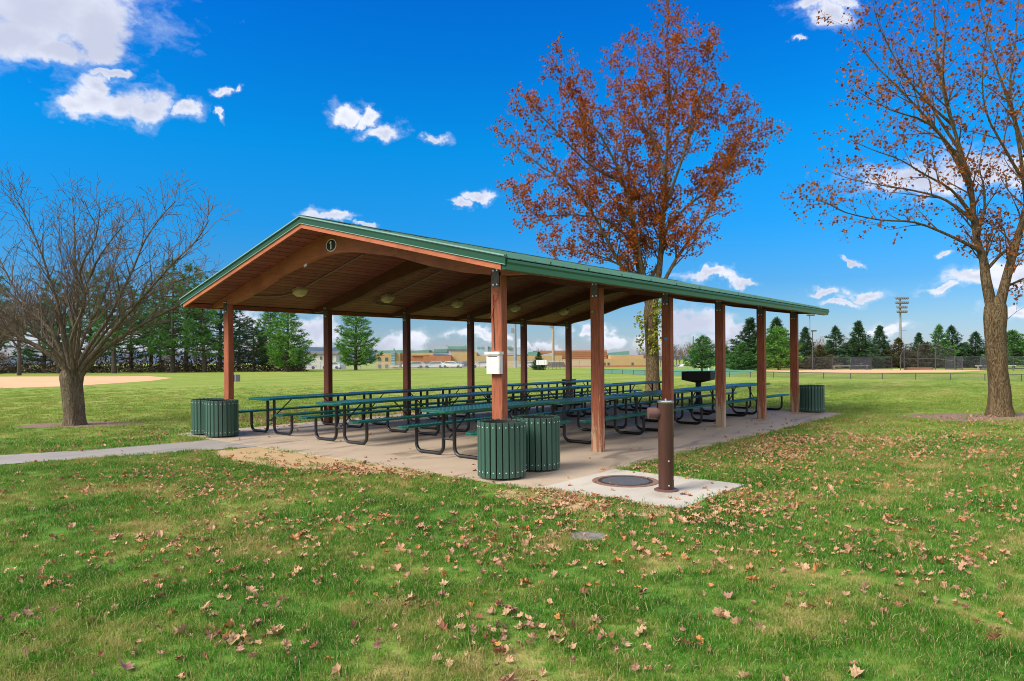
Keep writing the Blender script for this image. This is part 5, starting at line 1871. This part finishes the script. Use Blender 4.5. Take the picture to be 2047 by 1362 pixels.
def tuft_mesh(seed, n, rad, h0, h1, w):
    r = np.random.default_rng(seed)
    vs, fs = [], []
    for _ in range(n):
        a, q = r.uniform(0, 6.283), rad * math.sqrt(r.uniform())
        x, y = q * math.cos(a), q * math.sin(a)
        h = r.uniform(h0, h1)
        la, ll = r.uniform(0, 6.283), h * abs(r.normal(0, .9))
        dx, dy = math.cos(la) * ll, math.sin(la) * ll
        ba = r.uniform(0, 6.283)
        bx_, by_ = math.cos(ba) * w * .5, math.sin(ba) * w * .5
        o = len(vs)
        vs += [(x - bx_, y - by_, -.005), (x + bx_, y + by_, -.005), (x + dx * .35 + bx_ * .8, y + dy * .35 + by_ * .8, h * .6),
               (x + dx * .35 - bx_ * .8, y + dy * .35 - by_ * .8, h * .6), (x + dx, y + dy, h * r.uniform(.75, 1.0))]
        fs += [(o, o + 1, o + 2, o + 3), (o + 3, o + 2, o + 4)]
    me = bpy.data.meshes.new('tuft')
    me.from_pydata(vs, [], fs)
    me.materials.append(M['grass'])
    return me


def scatter(name, x, y, tuft, smin, smax):
    """lawn: one mesh of root points, a tuft of blades set on every point"""
    me = bpy.data.meshes.new(name)
    n = len(x)
    z = np.array([ground_z(a, b_) for a, b_ in zip(x, y)])
    me.vertices.add(n)
    me.vertices.foreach_set('co', np.stack([x, y, z], 1).astype(np.float32).ravel())
    at_s = me.attributes.new('tuft_scale', 'FLOAT', 'POINT')
    at_s.data.foreach_set('value', (nr.uniform(smin, smax, n) * (.72 + .62 * (.5 + .5 * np.sin(3.1 * x + 1.7 * np.sin(2.3 * y)) * np.sin(2.7 * y + 1.3 * np.sin(3.7 * x))))).astype(np.float32))
    at_r = me.attributes.new('tuft_turn', 'FLOAT_VECTOR', 'POINT')
    rv = np.zeros((n, 3), np.float32)
    rv[:, 2] = nr.uniform(0, 6.283, n)
    rv[:, 0] = nr.normal(0, .12, n)
    at_r.data.foreach_set('vector', rv.ravel())
    me.materials.append(M['grass'])
    me.update()
    o = link(name, me)
    src = bpy.data.objects.new('tuft', tuft)
    ng = bpy.data.node_groups.new('tufts', 'GeometryNodeTree')
    ng.interface.new_socket('Geometry', in_out='INPUT', socket_type='NodeSocketGeometry')
    ng.interface.new_socket('Geometry', in_out='OUTPUT', socket_type='NodeSocketGeometry')
    gi, go = ng.nodes.new('NodeGroupInput'), ng.nodes.new('NodeGroupOutput')
    oi = ng.nodes.new('GeometryNodeObjectInfo')
    oi.inputs['Object'].default_value = src
    oi.inputs['As Instance'].default_value = True
    ip = ng.nodes.new('GeometryNodeInstanceOnPoints')
    a1 = ng.nodes.new('GeometryNodeInputNamedAttribute')
    a1.data_type = 'FLOAT'
    a1.inputs[0].default_value = 'tuft_scale'
    a2 = ng.nodes.new('GeometryNodeInputNamedAttribute')
    a2.data_type = 'FLOAT_VECTOR'
    a2.inputs[0].default_value = 'tuft_turn'
    L = ng.links.new
    L(gi.outputs[0], ip.inputs['Points'])
    L(oi.outputs['Geometry'], ip.inputs['Instance'])
    L(a1.outputs[0], ip.inputs['Scale'])
    L(a2.outputs[0], ip.inputs['Rotation'])
    L(ip.outputs[0], go.inputs[0])
    md = o.modifiers.new('tufts', 'NODES')
    md.node_group = ng
    return tag(o, kind='stuff')


TA = tuft_mesh(1, 60, .085, .014, .052, .0034)
TB = tuft_mesh(2, 52, .10, .013, .045, .004)
TC = tuft_mesh(3, 44, .17, .02, .05, .007)
x, y = lawn_points(1.6, 6.5, 190)
scatter('grass', x[::2], y[::2], TA, .7, 1.25)
scatter('grass', x[1::2], y[1::2], TB, .7, 1.3)
x, y = lawn_points(6.5, 12.5, 105)
scatter('grass', x, y, TB, .85, 1.4)
x, y = lawn_points(12.5, 42, 30, True)
scatter('grass', x, y, TC, .8, 1.3)


# ------------------------------------------------------------------ fallen leaves
def leaf_shape(seed, curl):
    r = random.Random(seed)
    out = [(0, -.46), (.14, -.30), (.40, -.32), (.36, -.10), (.56, .08), (.36, .18), (.34, .36), (.18, .33), (0, .56), (-.16, .32), (-.35, .38), (-.34, .18), (-.55, .08),
           (-.37, -.1), (-.42, -.3), (-.14, -.29)]
    ax = r.uniform(0, 3.14)
    R0 = 0.13 + 0.32 * (1.2 - curl)                    # the dead leaf rolls up about one axis
    vs = []
    for x, y in [(0, 0)] + out:
        x *= r.uniform(.8, 1.15)
        y *= r.uniform(.8, 1.15)
        u = x * math.cos(ax) + y * math.sin(ax)
        v = -x * math.sin(ax) + y * math.cos(ax)
        th = u / R0
        vs.append((R0 * math.sin(th), v, R0 * (1 - math.cos(th)) + r.uniform(-.03, .03) + .12 * v * v))
    n = len(out)
    mi = min(v[2] for v in vs)
    vs = [(a, b_, c - mi) for a, b_, c in vs]
    return vs, [(0, 1 + i, 1 + (i + 1) % n) for i in range(n)]


CLUST = [(600, 945, 150, 14, 260), (850, 945, 110, 14, 160), (430, 960, 120, 22, 220), (250, 965, 160, 25, 160), (120, 895, 150, 10, 120), (700, 838, 120, 8, 420),
         (560, 836, 70, 12, 320), (820, 826, 80, 6, 200), (300, 870, 60, 8, 90), (1100, 1000, 90, 22, 190), (1250, 1015, 90, 25, 170), (1420, 1030, 60, 30, 150),
         (1550, 985, 80, 30, 180), (1290, 940, 35, 10, 80), (1480, 915, 90, 20, 520), (1600, 885, 100, 14, 640), (1700, 900, 140, 22, 560), (1850, 900, 140, 30, 460),
         (1950, 870, 90, 14, 200), (1650, 850, 90, 8, 200), (1800, 985, 150, 60, 220), (1980, 960, 90, 50, 120), (1700, 1090, 190, 60, 130), (1350, 1090, 180, 40, 120),
         (1000, 1080, 180, 50, 120), (600, 1050, 240, 50, 200), (250, 1060, 200, 60, 130), (480, 1150, 220, 60, 90), (500, 1275, 60, 16, 30), (1020, 1250, 120, 40, 30),
         (900, 1180, 220, 60, 60), (1500, 1200, 250, 70, 70), (1900, 1130, 120, 60, 60), (100, 1180, 90, 60, 40), (760, 1020, 160, 30, 90), (300, 820, 160, 25, 160),
         (100, 815, 90, 20, 80), (700, 795, 160, 12, 240), (1000, 790, 120, 10, 60), (1000, 1300, 500, 45, 60), (1960, 845, 60, 8, 120)]
cand = []
for px, py, sx, sy, n in CLUST:
    for _ in range(int(n * 1.9)):
        a, b_ = nr.normal(px, sx), nr.normal(py, sy)
        if b_ < 775 or b_ > 1420:
            continue
        d = at(a, b_, 1.0) - CAM
        if d.z > -.02:
            continue
        t_ = -CAM.z / d.z
        p = CAM + d * t_
        clump = .5 + .5 * math.sin(1.9 * p.x + 1.1 * math.sin(1.3 * p.y)) * math.sin(1.7 * p.y + 1.3 * math.sin(.9 * p.x + 2))
        if rng.random() > .35 + .9 * clump * clump:
            continue
        cand.append((p.x, p.y, t_))
for _ in range(110):
    cand.append((nr.uniform(-.7, 12.8), nr.uniform(-1.2, 8.6), None))
P = np.array([(c[0], c[1]) for c in cand])
hd = hard(P[:, 0], P[:, 1], 0.0)
leaves = []
for i, c in enumerate(cand):
    onslab = SLAB[0] < c[0] < SLAB[1] and SLAB[2] < c[1] < SLAB[3]
    if hd[i] and c[2] is not None and rng.random() < (.9 if c[1] < 8.0 else .4):
        continue
    f = (c[0] - CAM.x) * FW.x + (c[1] - CAM.y) * FW.y
    leaves.append((f, c[0], c[1], (.014 if onslab else (.018 if hd[i] else .019))))
leaves.sort()
SHAPES = [leaf_shape(s, c) for s, c in ((1, .25), (2, .7), (3, 1.1), (4, .5))]
LM = {}
for cn in LITTER:
    for k, (vs, fs) in enumerate(SHAPES):
        me = bpy.data.meshes.new('fallen_leaf')
        me.from_pydata(vs, [], fs)
        me.materials.append(M['litter_' + cn])
        LM[cn, k] = me
LAB = {'tan': 'curled pale tan dead leaf', 'orange': 'bright orange brown dead leaf', 'rust': 'dark rust red dead leaf', 'pinkish': 'pinkish brown dead leaf'}
for i, (f, x, y, z) in enumerate(leaves[:300]):
    cn = rng.choices(['tan', 'orange', 'rust', 'pinkish'], [6, 1.3, 1.7, 3])[0]
    o = link('fallen_leaf', LM[cn, rng.randrange(4)], None, (x, y, z), (rng.gauss(0, .6), rng.gauss(0, .6), rng.uniform(0, 6.28)))
    s = min(.11, .05 + rng.expovariate(1 / .018))
    o.scale = (s, s, s)
    r = ((x - CAM.x) * RT.x + (y - CAM.y) * RT.y) / f
    dv = math.hypot(x + 2.14, y + 2.94)
    if dv < 1.3:
        where = 'in the grass around the valve cover'
    elif r < -.42:
        where = 'in the grass at the left of the front lawn'
    elif r < 0.0:
        where = 'in the front lawn below the bare dirt strip'
    elif r < .3:
        where = 'in the front lawn in line with the fountain'
    else:
        where = 'in the grass at the right of the front lawn'
    if f < 5.0 and dv >= 1.3:
        where += ' edge'
    tag(o, LAB[cn] + ' ' + where, 'leaf', cn + ' fallen leaves ' + where)
lv, lf = [], []
for f, x, y, z in leaves[300:]:
    vs, fs = SHAPES[rng.randrange(4)]
    s = min(.11, .05 + rng.expovariate(1 / .018))
    Mx = Matrix.Translation((x, y, z)) @ Matrix.Rotation(rng.uniform(0, 6.28), 4, 'Z') @ Matrix.Rotation(rng.gauss(0, .6), 4, 'X') @ Matrix.Diagonal((s, s, s, 1))
    o = len(lv)
    lv += [tuple(Mx @ Vector(v)) for v in vs]
    lf += [tuple(i_ + o for i_ in q_) for q_ in fs]
me = bpy.data.meshes.new('leaf_litter')
me.from_pydata(lv, [], lf)
me.materials.append(M['litter'])
tag(link('leaf_litter', me), kind='stuff')
